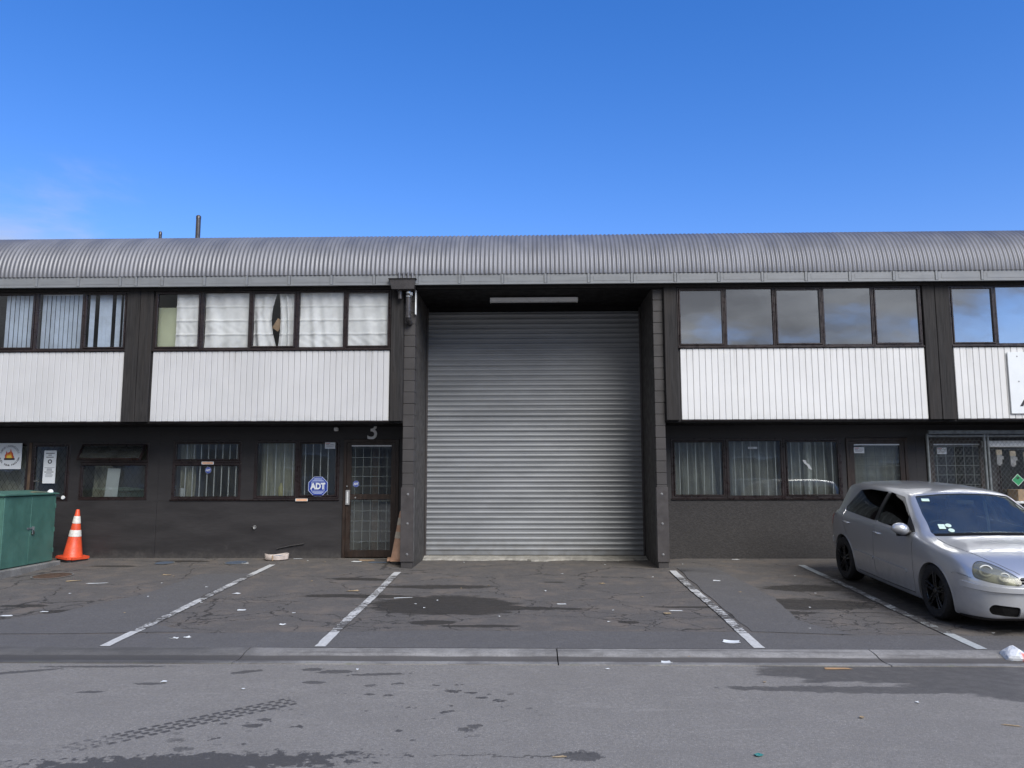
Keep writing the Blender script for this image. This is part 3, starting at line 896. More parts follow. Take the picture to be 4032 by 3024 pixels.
def board_run(u, x0, x1, mat, n):
    c = link('cladding', None, u, ((x0 + x1) / 2, 0, ZF))
    p = (x1 - x0) / n
    me = box_mesh(p - 0.0035, 0.022, ZS - ZF - .012, 0.008, mat)
    for i in range(n):
        o = link('board', me, c, (x0 + p * (i + .5), -0.004 + random.uniform(-.0012, .0012), (ZF + ZS) / 2 + .002 + random.uniform(-.002, .002)))
        o.rotation_euler = (0, random.uniform(-.0008, .0008), random.uniform(-.006, .006))
    box('bottom_batten', x0, x1, -0.010, 0.012, ZF - .006, ZF + .0025, M['frame'], c)
    return c
def light(u, x0, x1, z0, z1, y, sash, gmat, fw=0.026, name='window', depth=0.09):
    """one glazed bay: fixed frame, sometimes an opening sash, one pane"""
    w = ring(name, x0, x1, y, y + depth, z0, z1, fw, M['frame'], u, bev=0.005)
    if sash:
        ring('sash', x0 + fw + .003, x1 - fw - .003, y - 0.014, y + .035, z0 + fw + .003, z1 - fw - .003, 0.026, M['frame'], w, bev=0.005)
        g = fw + 0.026
    else:
        ring('bead', x0 + fw + .001, x1 - fw - .001, y + 0.014, y + .04, z0 + fw + .001, z1 - fw - .001, 0.010, M['frame'], w, bev=0.003)
        g = fw + 0.008
    pn = box('pane', x0 + g, x1 - g, y + .018, y + .022, z0 + g, z1 - g, gmat, w)
    pn.rotation_euler = (random.uniform(-.007, .007), 0, random.uniform(-.006, .006))
    return w
def ribbon(u, xs, gm, first_sash=0):
    for i, (a, b) in enumerate(zip(xs, xs[1:])):
        gmat = gm[i] if isinstance(gm, list) else gm
        light(u, a, b, 3.762, 4.808, -0.012, i % 2 == first_sash, gmat)
    box('window_sill', xs[0] - .01, xs[-1] + .01, -0.045, 0.03, ZS + .001, 3.7615, M['frame'], u, 0.006)

# --- left unit
wall('upper_wall', -12.57, -6.87, 0.012, 0.14, ZF, 4.90, [(-11.27, -7.105, 3.74, 4.81)], M['darkwall'], U_L)
ribbon(U_L, [-11.27, -10.43, -9.59, -8.744, -7.896, -7.106], M['glass'], 0)
board_run(U_L, -11.25, -7.112, M['board_l'], 40)
box('corner_post', -7.108, -6.874, -0.045, 0.011, ZF, 4.811, M['post'], U_L, 0.006)
box('corner_post', -12.57, -11.28, -0.045, 0.011, ZF, 4.811, M['post'], U_L, 0.006)
box('overhang_soffit', -12.57, -6.872, 0.012, YL + .1, ZF - .03, ZF - .001, M['soffit'], U_L)
wall('lower_wall', -12.57, -6.87, YL, YL + .15, -0.1, ZF - .032, [(-8.345, -7.07, 1.12, 2.18), (-10.6, -8.54, 1.10, 2.18)], M['darkwall'], U_L)
box('wall_sheet', -12.57, -6.872, YL - .012, YL - .001, 0.0, 1.10, M['darkwall'], U_L, 0.003)
# --- middle unit, upper storey
wall('upper_wall', -6.87, -2.20, 0.012, 0.14, ZF, 4.90, [(-6.62, -2.43, 3.74, 4.81)], M['darkwall'], U_M)
wall('upper_wall', 2.32, 6.98, 0.012, 0.14, ZF, 4.90, [(2.563, 6.75, 3.74, 4.81)], M['darkwall'], U_M)
ribbon(U_M, [-6.62, -5.78, -4.914, -4.085, -3.237, -2.43], M['glass'], 0)
ribbon(U_M, [2.563, 3.384, 4.232, 5.065, 5.923, 6.755], M['glass_film'], 0)
board_run(U_M, -6.612, -2.443, M['board_l'], 40)
board_run(U_M, 2.592, 6.760, M['board_r'], 39)
for a, b in ((-6.866, -6.640), (-2.422, -2.205), (2.330, 2.552), (6.772, 6.976)):
    box('corner_post', a, b, -0.045, 0.011, ZF, 4.811, M['post'], U_M, 0.006)
for a, b in ((-6.868, -2.205), (2.33, 6.978)):
    box('overhang_soffit', a, b, 0.012, YL + .1, ZF - .03, ZF - .001, M['soffit'], U_M)
    box('upper_floor', a, b, .142, 8.0, ZF + .11, ZF + .25, M['infloor'], U_M)
# --- piers of painted block either side of the roller door
def pier(x0, x1, side):
    p = link('pier', None, U_M, ((x0 + x1) / 2, 0.03, 0))
    me = box_mesh(x1 - x0, 0.19, 0.194, 0.006, M['block'])
    for k in range(24):
        o = link('block', me, p, ((x0 + x1) / 2 + random.uniform(-.002, .002), 0.125 + random.uniform(-.002, .002), 0.10 + .2 * k))
    box('mortar', x0 + .008, x1 - .008, 0.04, 0.215, 0.0, 4.85, M['sidewall'], p)
    box('return_wall', x0 + .002, x1 - .002, 0.222, 1.9, -0.05, 4.85, M['sidewall'], p)
    s = 1 if side < 0 else -1
    xi = x1 if side < 0 else x0
    g = box('guard_plate', x0 - .012, x1 + .012, 0.008, 0.0275, 0.115, 1.36, M['steelplate'], p, 0.002)
    box('guard_plate', min(xi + s * .003, xi + s * .0125), max(xi + s * .003, xi + s * .0125), 0.028, 0.13, 0.115, 1.36, M['steelplate'], p, 0.002)
    for z in (1.244, 0.75, 0.238):
        lathe('bolt', [(0, .016), (.010, .015), (.013, .010), (.013, .004), (.022, .003), (.022, 0)], M['bolt'], p, ((x0 + x1) / 2 - side * .01, 0.008, z), 8, 'Y')
    for z in (1.0, 0.62):
        lathe('bolt', [(0, .010), (.008, .008), (.008, 0)], M['bolt'], p, (xi + s * .0125, .07, z), 8, 'X') if side > 0 else None
    return p
pier(-2.20, -2.005, -1)
pier(2.145, 2.318, 1)
# --- roller door bay
box('bay_ceiling', -2.004, 2.144, 0.05, 1.95, 4.83, 4.87, M['soffit'], U_M)
box('bay_beam', -2.204, 2.328, -0.020, 0.045, 4.795, 4.862, M['soffit'], U_M, 0.004)
box('bay_rear_wall', -2.2, 2.32, 1.95, 2.05, 0, 4.86, M['indark'], U_M)
SH = link('roller_shutter', None, U_M, (0.075, 1.53, 0.08))
def slat_mesh(w):
    prof = []
    for k in range(9):
        a = math.pi * k / 8
        prof.append((-0.0155 * math.sin(a), 0.004 + 0.064 * k / 8))
    prof += [(0.004, 0.072), (0.004, 0.076), (-0.003, 0.0795), (-0.003, 0.0865), (0.004, 0.090), (0.004, 0.097)]
    prof = [(0.004, 0.0)] + prof
    v = [(sx * w / 2, y, z) for y, z in prof for sx in (-1, 1)]
    f = [(2 * i, 2 * i + 1, 2 * i + 3, 2 * i + 2) for i in range(len(prof) - 1)]
    me = pydata('slat', v, f)
    by_angle(me, 40)
    return me
sm = slat_mesh(4.13); sm.materials.append(M['shutter'])
for k in range(47):
    o = link('slat', sm, SH, (0.07, 1.53, 0.145 + 0.0975 * k))
    o.location.y += random.uniform(-.002, .002)
    o.rotation_euler = (random.uniform(-.05, .05), random.uniform(-.0004, .0004), random.uniform(-.0006, .0006))
box('bottom_rail', -1.985, 2.13, 1.515, 1.55, 0.075, 0.143, M['shutter'], SH, 0.006)
for a, b in ((-2.003, -1.968), (2.108, 2.143)):
    box('guide_rail', a, b, 1.495, 1.56, 0.02, 4.80, M['steelplate'], SH, 0.003)
box('shutter_lintel', -2.0, 2.14, 1.50, 1.90, 4.74, 4.829, M['soffit'], SH)
# --- middle unit, ground floor
wall('lower_wall', -6.868, -2.20, YL, YL + .15, -0.1, ZF - .032, [(-6.615, -5.33, 1.13, 2.215), (-5.09, -3.512, 1.14, 2.215), (-3.433, -2.412, -0.1, 2.23)], M['darkwall'], U_M)
wall('lower_wall', 2.32, 6.98, YL, YL + .15, -0.1, ZF - .032, [(2.562, 5.642, 1.14, 2.225), (5.729, 6.832, -0.1, 2.23)], M['darkwall'], U_M)
box('wall_sheet', -6.866, -3.448, YL - .012, YL - .001, 0.0, 1.112, M['darkwall'], U_M, 0.003)
box('wall_sheet', 2.322, 5.71, YL - .014, YL - .001, 0.0, 1.118, M['roughwall'], U_M, 0.003)
YW = YL + .004
# window with an upper vent over a fixed pane
w = light(U_M, -6.615, -5.33, 1.13, 1.80, YW - .012, False, M['glass_low'], 0.045)
for i in range(8):
    x = -6.40 + i * .135
    box('bar', x - .009, x + .009, YW + .06, YW + .078, 1.17, 1.76, M['bar'], w, 0.003)
box('inner_sill', -6.57, -5.375, YW + .05, YW + .2, 1.155, 1.175, M['whitemetal'], w)
w = light(U_M, -6.615, -5.33, 1.801, 2.214, YW - .012, True, M['glass_low'], 0.04)
for i in range(8):
    x = -6.385 + i * .134
    box('bar', x - .009, x + .009, YW + .06, YW + .078, 1.85, 2.17, M['bar'], w, 0.003)
w = light(U_M, -5.09, -4.287, 1.14, 2.214, YW - .012, False, M['glass_low'], 0.045)
for i in range(4):
    x = -4.88 + i * .16
    box('bar', x - .008, x + .008, YW + .07, YW + .086, 1.19, 2.17, M['bar'], w, 0.003)
w = light(U_M, -4.286, -3.512, 1.14, 2.214, YW - .012, True, M['glass_low'], 0.042)
for i in range(5):
    x = -4.17 + i * .142
    box('bar', x - .008, x + .008, YW + .07, YW + .086, 1.19, 2.17, M['bar'], w, 0.003)
box('window_sill', -6.63, -3.50, YL - .045, YL + .03, 1.1125, 1.129, M['frame'], U_M, 0.005)
for k, (a, b) in enumerate(((2.562, 3.565), (3.566, 4.593), (4.594, 5.642))):
    w = light(U_M, a, b, 1.14, 2.224, YW - .012, k != 1, M['glass_low'], 0.042)
    for i in range(6):
        x = a + .17 + i * .148
        box('bar', x - .008, x + .008, YW + .07, YW + .086, 1.19, 2.18, M['bar'], w, 0.003)
box('window_sill', 2.55, 5.655, YL - .045, YL + .03, 1.1185, 1.139, M['frame'], U_M, 0.005)

def grid_door(u, x0, x1, z0, z1, mat, midrail, name='door', gm=None, handle=True):
    gm = gm or M['glass_low']
    fr = ring('door_frame', x0, x1, YL - .02, YL + .1, z0 - .06, z1, 0.055, mat, u, bev=0.005)
    a, b, c, d = x0 + .058, x1 - .058, z0 + .01, z1 - .058
    dr = boxes(name, [(a, a + .085, YL - .005, YL + .04, c, d), (b - .085, b, YL - .005, YL + .04, c, d),
                      (a + .085, b - .085, YL - .004, YL + .039, c, c + .125), (a + .085, b - .085, YL - .004, YL + .039, d - .075, d)]
               + ([(a + .085, b - .085, YL - .003, YL + .038, 1.13, 1.225)] if midrail else []), mat, u)
    ga, gb = a + .085, b - .085
    parts = [(c + .125, 1.13), (1.225, d - .075)] if midrail else [(c + .125, d - .075)]
    for (p, q) in parts:
        box('pane', ga, gb, YL + .012, YL + .016, p, q, gm, dr)
        nz = max(2, int(round((q - p) / .172)))
        for i in range(nz):
            z = p + (q - p) * (i + .85) / nz
            if z < q - .02:
                box('grid_bar', ga, gb, YL + .030, YL + .037, z - .005, z + .005, M['grid'], dr)
        nx = 5
        for i in range(nx):
            x = ga + (gb - ga) * (i + .42) / nx
            box('grid_bar', x - .005, x + .005, YL + .0375, YL + .0445, p, q, M['grid'], dr)
    box('head_strip', ga, gb, YL - .009, YL - .0045, d - .076, d - .052, M['alu'], dr)
    if handle:
        box('lock_plate', a - .005, a + .072, YL - .040, YL - .0055, 1.03, 1.30, M['alu'], dr, 0.006)
        box('lock_slot', a + .022, a + .045, YL - .0435, YL - .0402, 1.06, 1.27, M['whitemetal'], dr, 0.002)
        tube('key_knob', [(a + .018, YL - .006, 1.37), (a + .018, YL - .035, 1.37)], 0.012, M['alu'], dr)
        box('latch', a + .16, a + .185, YL - .014, YL - .0035, 1.15, 1.175, M['alu'], dr, 0.002) if midrail else None
    return dr
grid_door(U_M, -3.433, -2.412, 0.085, 2.228, M['frame2'], True)
dr = grid_door(U_M, 5.729, 6.832, 0.085, 2.225, M['frame2'], False, handle=False)
lathe('door_knob', [(0, .05), (.022, .045), (.026, .03), (.012, .02), (.012, .0)], M['chrome'], dr, (5.83, YL - .006, 1.02), 14, 'Y')
box('door_step', -3.44, -2.40, YL - .03, YL + .2, 0.02, 0.076, M['conc_d'], U_M)
box('door_step', 5.72, 6.84, YL - .03, YL + .2, 0.02, 0.076, M['conc_d'], U_M)

# --- left unit, ground floor openings
w = light(U_L, -8.345, -7.07, 1.12, 1.81, YW - .012, False, M['glass_low'], 0.05)
w2 = ring('window', -8.345, -7.07, YW - .012, YW + .078, 1.811, 2.18, 0.045, M['frame'], U_L, bev=0.005)
aw = link('awning_sash', None, U_L, (-7.7075, YW - .03, 2.135))
h = ring('sash_frame', -8.30, -7.115, YW - .055, YW - .015, 1.80, 2.135, 0.03, M['frame'], aw, bev=0.004)
p = box('sash_pane', -8.27, -7.145, YW - .037, YW - .033, 1.83, 2.105, M['glass_low'], aw)
aw.rotation_euler = (R(-33), 0, 0)
for a, b in ((-10.6, -9.325), (-9.27, -8.54)):
    light(U_L, a, b, 1.10, 2.18, YW - .012, a > -10, M['glass_low'], 0.045)
box('mullion', -9.324, -9.271, YW - .02, YW + .07, 1.10, 2.18, M['intimber'], U_L, 0.004)
box('window_sill', -10.62, -7.05, YL - .045, YL + .03, 1.1005, 1.118, M['frame'], U_L, 0.005) if False else None
lh = tube('window_latch', [(-9.16, YL - .02, 1.47), (-9.16, YL - .055, 1.47), (-9.08, YL - .06, 1.475)], 0.011, M['chrome'], U_L)
def diamond_mesh(name, x0, x1, y, z0, z1, pitch, wr, mat, parent, seg=3, asp=1.0, kind=True):
    """woven diamond wire"""
    bm = bmesh.new(); h = pitch / 2 * asp; n = int((x1 - x0) / (pitch / 2)) + 1
    rows = int((z1 - z0) / (h)) + 1
    o = Vector(((x0 + x1) / 2, y, z0))
    for i in range(n):
        cx = x0 + pitch / 2 * i; pts = []
        for j in range(rows + 1):
            s = (j + i) % 2
            xx = min(x1, cx + (pitch / 2 if s else 0)); zz = min(z1, z0 + h * j)
            pts.append(Vector((xx, y + (0.002 if s else -0.002), zz)) - o)
        bm_tube(bm, pts, wr, seg, cap=False)
    ob = link(name, from_bm(name, bm, recalc=False), parent, o, mat)
    if kind: ob['kind'] = 'stuff'
    return ob
M['meshwire'] = paint('dull_mesh_wire', (0.055, 0.052, 0.045), 0.5, 0.3, 20)
diamond_mesh('security_mesh', -10.56, -9.36, YL + .11, 1.12, 2.15, 0.105, 0.0035, M['meshwire'], U_L, 3, 1.55)
diamond_mesh('security_mesh', -9.24, -8.58, YL + .11, 1.12, 2.15, 0.105, 0.0035, M['meshwire'], U_L, 3, 1.55)
diamond_mesh('security_mesh', -8.30, -7.12, YL + .11, 1.14, 2.15, 0.105, 0.0035, M['meshwire'], U_L, 3, 1.55)

# --- right unit
wall('upper_wall', 6.982, 12.4, 0.012, 0.14, ZF, 4.90, [(7.24, 11.4, 3.74, 4.81)], M['darkwall'], U_R)
ribbon(U_R, [7.235, 8.01, 8.86, 9.70, 10.55, 11.40], M['glass_film'], 0)
board_run(U_R, 7.25, 11.42, M['board_r'], 39)
box('corner_post', 6.984, 7.222, -0.045, 0.011, ZF, 4.811, M['post'], U_R, 0.006)
box('corner_post', 11.43, 12.4, -0.045, 0.011, ZF, 4.811, M['post'], U_R, 0.006)
box('overhang_soffit', 6.982, 12.4, 0.012, YL + .1, ZF - .03, ZF - .001, M['soffit'], U_R)
wall('lower_wall', 6.982, 12.4, YL, YL + .15, -0.1, ZF - .032, [(7.16, 8.26, -0.1, 2.23), (8.40, 11.3, 1.14, 2.225)], M['darkwall'], U_R)
grid_door(U_R, 7.16, 8.26, 0.085, 2.225, M['frame2'], False, handle=False)
for a, b in ((8.40, 9.36), (9.361, 10.33), (10.331, 11.3)):
    light(U_R, a, b, 1.14, 2.224, YW - .012, True, M['glass_low'], 0.042)
box('door_step', 7.15, 8.27, YL - .03, YL + .2, 0.02, 0.076, M['conc_d'], U_R)

# --- rooms behind the glass
for u, xs, z0, z1, y0, yb, mt in (
        (U_L, (-12.4, -6.95), 0.07, 2.45, YL + .16, 3.2, 'inwall'), (U_L, (-12.4, -6.95), 2.75, 4.90, .15, 3.0, 'indark'),
        (U_M, (-6.78, -3.5), 0.07, 2.45, YL + .16, 3.0, 'inwall'), (U_M, (-3.4, -2.25), 0.07, 2.45, YL + .16, 4.5, 'inwall'),
        (U_M, (-6.78, -2.3), 2.75, 4.90, .15, 3.0, 'inwall'), (U_M, (2.42, 5.68), 0.07, 2.45, YL + .16, 3.0, 'inwall'),
        (U_M, (5.70, 6.9), 0.07, 2.45, YL + .16, 3.0, 'inwall'), (U_M, (2.42, 6.9), 2.75, 4.90, .15, 3.0, 'indark'),
        (U_R, (7.07, 8.3), 0.07, 2.45, YL + .16, 3.0, 'indark'), (U_R, (8.35, 12.2), 0.07, 2.45, YL + .16, 3.0, 'indark'), (U_R, (7.07, 12.2), 2.75, 4.90, .15, 3.0, 'indark')):
    a, b = xs
    bm = bmesh.new()
    def q(*p):
        bm.faces.new([bm.verts.new(Vector(t_) - Vector(((a + b) / 2, y0, z0))) for t_ in p])
    q((a, yb, z0), (b, yb, z0), (b, yb, z1), (a, yb, z1))
    q((a, y0, z0), (a, yb, z0), (a, yb, z1), (a, y0, z1))
    q((b, y0, z0), (b, y0, z1), (b, yb, z1), (b, yb, z0))
    q((a, y0, z0), (b, y0, z0), (b, yb, z0), (a, yb, z0))
    q((a, y0, z1), (a, yb, z1), (b, yb, z1), (b, y0, z1))
    me = from_bm('room', bm, recalc=False)
    me.materials.append(M[mt]); me.materials.append(M['infloor'])
    me.polygons[3].material_index = 1
    link('room', me, u, ((a + b) / 2, y0, z0))
box('inner_partition', -2.98, -2.86, YL + .4, YL + .46, 0.08, 2.2, M['intimber'], U_M)

# ---------------------------------------------------------------- curtains and blinds
def drape(name, x0, x1, z0, z1, y, mat, label, cat='curtain', folds=3, amp=0.010, seams=3, split=None, group=None, nx=36, nz=64, edge=None):
    amp = amp * 1.7
    """hanging cloth with soft vertical folds and sewn cross seams; edge(t) trims the right (+) or left (-) side"""
    bm = bmesh.new(); o = Vector(((x0 + x1) / 2, y, z0)); rows = []
    ph = random.uniform(0, 6)
    for j in range(nz + 1):
        t_ = j / nz; z = z0 + (z1 - z0) * t_; row = []
        seam = min(abs(t_ - (k + 1) / (seams + 1)) for k in range(seams)) if seams else 1
        for i in range(nx + 1):
            s = i / nx
            a, b = x0, x1
            if edge:
                side, f = edge
                if side > 0: b = x1 - f(t_)
                else: a = x0 + f(t_)
            x = a + (b - a) * s
            yy = amp * (0.35 + 0.65 * (1 - t_)) * math.sin(s * folds * 6.28 + ph + 0.8 * math.sin(t_ * 4 + ph)) + amp * .5 * math.sin(s * 9.7 * folds + t_ * 3)
            yy += .006 * math.sin(s * 23 + 5 * math.sin(t_ * 9 + ph)) * (1 - t_) * .6
            yy -= 0.022 * max(0, 1 - seam * 55)
            row.append(bm.verts.new((x - o.x, yy, z - o.z)))
        rows.append(row)
    for A, B in zip(rows, rows[1:]):
        for i in range(nx):
            bm.faces.new((A[i], A[i + 1], B[i + 1], B[i]))
    ob = link(name, from_bm(name, bm, True, recalc=False), None, o, mat)
    return tag(ob, label, cat, group)
G_ = 'white blinds in the upper left windows'
drape('roman_blind', -6.27, -5.80, 3.79, 4.79, .075, M['curtain'], 'half-width white blind beside the pale green board in the first upper window', 'blind', 2, .006, 3, group=G_)
drape('roman_blind', -5.75, -4.945, 3.79, 4.79, .075, M['curtain'], 'creased white blind filling the second upper window from the left post', 'blind', 2, .012, 3, group=G_)
drape('roman_blind', -4.885, -4.46, 3.79, 4.79, .075, M['curtain'], 'left half of the torn white blind in the centre upper window', 'blind', 1.5, .016, 3, group=G_,
      edge=(1, lambda t_: 0.085 * math.sin(min(1, (1 - t_) * 1.05) * math.pi) + .01))
drape('roman_blind', -4.47, -4.115, 3.79, 4.79, .085, M['curtain'], 'right half of the torn white blind in the centre upper window', 'blind', 2, .02, 3, group=G_,
      edge=(-1, lambda t_: 0.035 * math.sin((1 - t_) * math.pi) + .03))
drape('roman_blind', -4.055, -3.265, 3.79, 4.79, .075, M['curtain'], 'puckered white blind filling the fourth upper window', 'blind', 3, .011, 3, group=G_)
drape('roman_blind', -3.205, -2.46, 3.79, 4.79, .075, M['curtain'], 'white blind in the last upper window beside the downpipe', 'blind', 2, .009, 3, group=G_)
tag(box('green_board', -6.70, -6.285, .20, .23, 3.45, 4.56, M['ingreen']), 'pale green board standing behind the first upper window', 'board')
def slat_blind(x0, x1, xs, label):
    t_ = thing('vertical_blind', label, 'blind', ((x0 + x1) / 2, .10, 3.79), 'vertical blinds in the left unit')
    box('head_rail', x0, x1, .085, .115, 4.775, 4.80, M['whitemetal'], t_)
    for x, a in xs:
        o = box('slat', x - .040, x + .040, .0995, .1015, 3.80, 4.775, M['vblind'], t_)
        o.rotation_euler = (0, 0, a)
rnd = random.Random(3)
slat_blind(-9.55, -8.79, [(-9.33 + .082 * i, R(-10 + rnd.uniform(-8, 8))) for i in range(7)], 'pale vertical blind drawn half across the leftmost upper window in view')
slat_blind(-8.70, -7.94, [(-8.67 + .081 * i, R(-12 + rnd.uniform(-5, 5))) for i in range(10)], 'closed pale vertical blind in the second upper window of the left unit')
slat_blind(-7.85, -7.15, [(-7.80, .6), (-7.63, .3), (-7.56, .35), (-7.49, .3), (-7.33, .7), (-7.20, 1.0)], 'gappy pale vertical blind with missing slats beside the dark post')
slat_blind(-10.40, -9.63, [(-10.36 + .081 * i, R(26)) for i in range(10)], 'pale vertical blind in the outermost upper window of the left unit')
M['net'] = fabric('dull_net_curtain', (0.47, 0.48, 0.455), 0.25)
M['net_y'] = fabric('yellowed_net_curtain', (0.62, 0.61, 0.48), 0.3)
drape('net_curtain', -5.05, -4.33, 1.16, 2.2, YL + .22, M['net_y'], 'yellowed net curtain behind the ground floor window left of the octagonal sticker', 'curtain', 4, .02, 0)
drape('net_curtain', 2.62, 3.52, 1.16, 2.2, YL + .24, M['net'], 'grey net curtain behind the barred window nearest the right pier', 'curtain', 5, .02, 0)
drape('net_curtain', 3.62, 4.55, 1.16, 2.2, YL + .24, M['net'], 'grey net curtain behind the middle barred window right of the roller door', 'curtain', 4, .02, 0)
drape('net_curtain', 4.64, 5.60, 1.16, 2.2, YL + .24, M['net'], 'grey net curtain behind the barred window beside the right door', 'curtain', 5, .025, 0)
drape('net_curtain', 5.85, 6.70, 0.25, 2.1, YL + .14, M['net'], 'grey net curtain behind the gridded door near the car', 'curtain', 4, .015, 0)
drape('backing_cloth', -10.55, -9.36, 1.13, 2.15, YL + .4, M['net_y'], 'dull beige cloth hung behind the mesh under the flame signboard', 'curtain', 2, .02, 0)
drape('backing_cloth', -8.28, -7.92, 1.15, 2.10, YL + .35, M['net_y'], 'dull beige cloth behind the left half of the propped window', 'curtain', 1, .02, 0)
M['creamcloth'] = fabric('cream_cloth', (0.60, 0.57, 0.42), .3)
drape('side_curtain', -6.57, -6.28, 1.18, 2.17, YL + .2, M['creamcloth'], 'cream curtain drawn to the left of the barred two part window', 'curtain', 2, .03, 0)
drape('white_curtain', 5.02, 5.16, 1.18, 2.2, YL + .16, M['curtain'], 'narrow white curtain hanging behind the window beside the right door', 'curtain', 1, .02, 0)
lathe_o = lathe('plastic_cup', [(0, 0), (.042, 0), (.050, .16), (.046, .16), (.040, .01), (0, .01)], M['whitemetal'], None, (-6.46, YL + .12, 1.176), 24)
tag(lathe_o, 'white plastic cup on the inner sill of the barred window', 'cup')
M['cream_b'] = paint('yellow_bottle', (0.55, 0.50, 0.22), .4, .1, 10)
tag(lathe('bottle', [(0, 0), (.05, 0), (.052, .02), (.052, .15), (.022, .20), (.02, .24), (0, .24)], M['cream_b'], None, (-4.62, YL + .12, 1.187), 20), 'pale yellow bottle on the sill behind the net curtain', 'bottle')
box('inner_ledge', -5.04, -3.56, YL + .10, YL + .20, 1.15, 1.186, M['whitemetal'], U_M)
M['card'] = paint('brown_cardboard', (0.36, 0.25, 0.15), .8, .15, 8)
cb = box('cardboard_flap', -4.53, -4.40, .12, .13, 4.12, 4.32, M['card']); cb.rotation_euler = (0.2, R(35), 0)
tag(cb, 'scrap of cardboard poking through the torn blind', 'cardboard')

# ---------------------------------------------------------------- signs, stickers, number
M['print_w'] = paint('white_print', (0.74, 0.77, 0.78), .4, .03, 5)
M['print_k'] = paint('black_print', (0.02, 0.02, 0.022), .5, .05, 5)
M['print_g'] = paint('grey_print', (0.30, 0.31, 0.33), .5, .05, 5)
M['print_b'] = paint('blue_print', (0.028, 0.055, 0.30), .35, .08, 5)
M['print_lb'] = paint('pale_blue_print', (0.50, 0.58, 0.80), .35, .05, 5)
M['print_r'] = paint('red_print', (0.50, 0.05, 0.03), .5, .05, 5)
M['print_o'] = paint('orange_print', (0.75, 0.22, 0.03), .5, .05, 5)
M['print_y'] = paint('yellow_print', (0.85, 0.62, 0.08), .5, .05, 5)
M['num'] = paint('grey_number_paint', (0.78, 0.79, 0.79), .5, .12, 8)
n3 = text_mesh('3', 0.475, 0.003, 0.006)
bb = [v.co for v in n3.vertices]; cz = (max(v.z for v in bb) + min(v.z for v in bb)) / 2; cx = (max(v.x for v in bb) + min(v.x for v in bb)) / 2
for v in n3.vertices: v.co = (v.co.x - cx, v.co.y, v.co.z - cz)
tag(link('house_number', n3, None, (-2.915, YL - .0075, 2.392), M['num']), 'large grey numeral 3 on the dark wall above the entrance door', 'number')
def octagon(r, k=0.414):
    a = r * k
    return [(-a, -r), (a, -r), (r, -a), (r, a), (a, r), (-a, r), (-r, a), (-r, -a)]
def logo_sticker(x, y, z, r, label, group, big=True):
    t_ = thing('security_sticker', label, 'sticker', (x, y, z), group)
    for k, (rad, m_, d) in enumerate(((r, 'print_lb', 0), (r * .95, 'print_b', .0006), )):
        link('backing' if k == 0 else 'face', poly_prism(octagon(rad), -.0005 - d, .0005 - d), t_, (x, y, z), M[m_])
    s = r / .175
    for (a, b, c, d_) in ((-.118, .118, .078, .086), (-.118, .118, -.086, -.078), (-.118, -.110, -.078, .078), (.110, .118, -.078, .078)):
        box('border', x + a * s, x + b * s, y - .0022, y - .0012, z + c * s, z + d_ * s, M['print_lb'], t_)
    me = text_mesh('ADT', .150 * s, .007 * s, .0004)
    for v in me.vertices: v.co.x = v.co.x * .86
    link('lettering', me, t_, (x, y - .0022, z), M['print_w'])
    if big:
        for dz, w_, h_ in ((.128, .075, .014), (.103, .100, .012), (-.108, .10, .012), (-.130, .075, .010)):
            box('small_print', x - w_ * s, x + w_ * s, y - .0022, y - .0012, z + dz * s, z + (dz + h_) * s, M['print_lb'], t_)
    return t_
logo_sticker(-3.894, YL - .020, 1.365, 0.178, 'large blue octagonal security sticker low on the window left of the entrance door', None)
logo_sticker(-5.945, YL - .002, 1.665, 0.055, 'small blue octagonal security sticker hanging under the orange strip', 'small blue security stickers', False)
logo_sticker(-3.20, YL + .008, 1.41, 0.055, 'small blue octagonal security sticker on the entrance door glass', 'small blue security stickers', False)
M['strip'] = paint('orange_strip_label', (0.80, 0.45, 0.26), .5, .08, 20)
st = thing('strip_label', 'narrow orange strip label on the rail between the two window panes', 'label', (-5.955, YL - .03, 1.795), 'orange strip labels')
box('backing', -6.065, -5.838, YL - .030, YL - .0265, 1.772, 1.822, M['print_w'], st); box('face', -6.05, -5.853, YL - .0315, YL - .0302, 1.779, 1.815, M['strip'], st)
st = thing('strip_label', 'narrow orange strip label on the sill under the octagonal sticker window', 'label', (-4.18, YL - .05, 1.125), 'orange strip labels')
box('backing', -4.292, -4.069, YL - .050, YL - .0465, 1.100, 1.146, M['print_w'], st); box('face', -4.28, -4.08, YL - .0515, YL - .0502, 1.104, 1.142, M['strip'], st)
def notice(x0, x1, z0, z1, y, label, lines, name='notice', group=None, tint='print_w'):
    t_ = thing(name, label, 'notice', ((x0 + x1) / 2, y, z0), group)
    box('sheet', x0, x1, y - .0015, y + .0015, z0, z1, M[tint], t_)
    for (a, b, c, d, m_) in lines:
        box('print', x0 + (x1 - x0) * a, x0 + (x1 - x0) * b, y - .0027, y - .0016, z0 + (z1 - z0) * c, z0 + (z1 - z0) * d, M[m_], t_)
    return t_
lab = [(.08, .42, .58, .70, 'print_g'), (.5, .9, .62, .70, 'print_g'), (.12, .9, .40, .47, 'print_g'), (.12, .8, .24, .31, 'print_g'), (.06, .5, .80, .88, 'print_r')]
notice(-3.783, -3.593, 2.056, 2.170, YL - .022, 'small white printed notice in the top corner of the octagonal sticker window', lab, group='small white notices')
notice(5.869, 6.055, 1.950, 2.060, YL - .008, 'small white printed notice in the top corner of the gridded door by the car', lab, group='small white notices')
notice(7.36, 7.53, 1.93, 2.05, YL - .008, 'small white printed notice on the door behind the mesh cage', lab, group='small white notices')
box_w = notice(3.965, 4.13, 2.035, 2.068, YL - .004, 'short white strip stuck high on the middle barred window', [(.1, .6, .3, .6, 'print_g')], name='strip_notice')
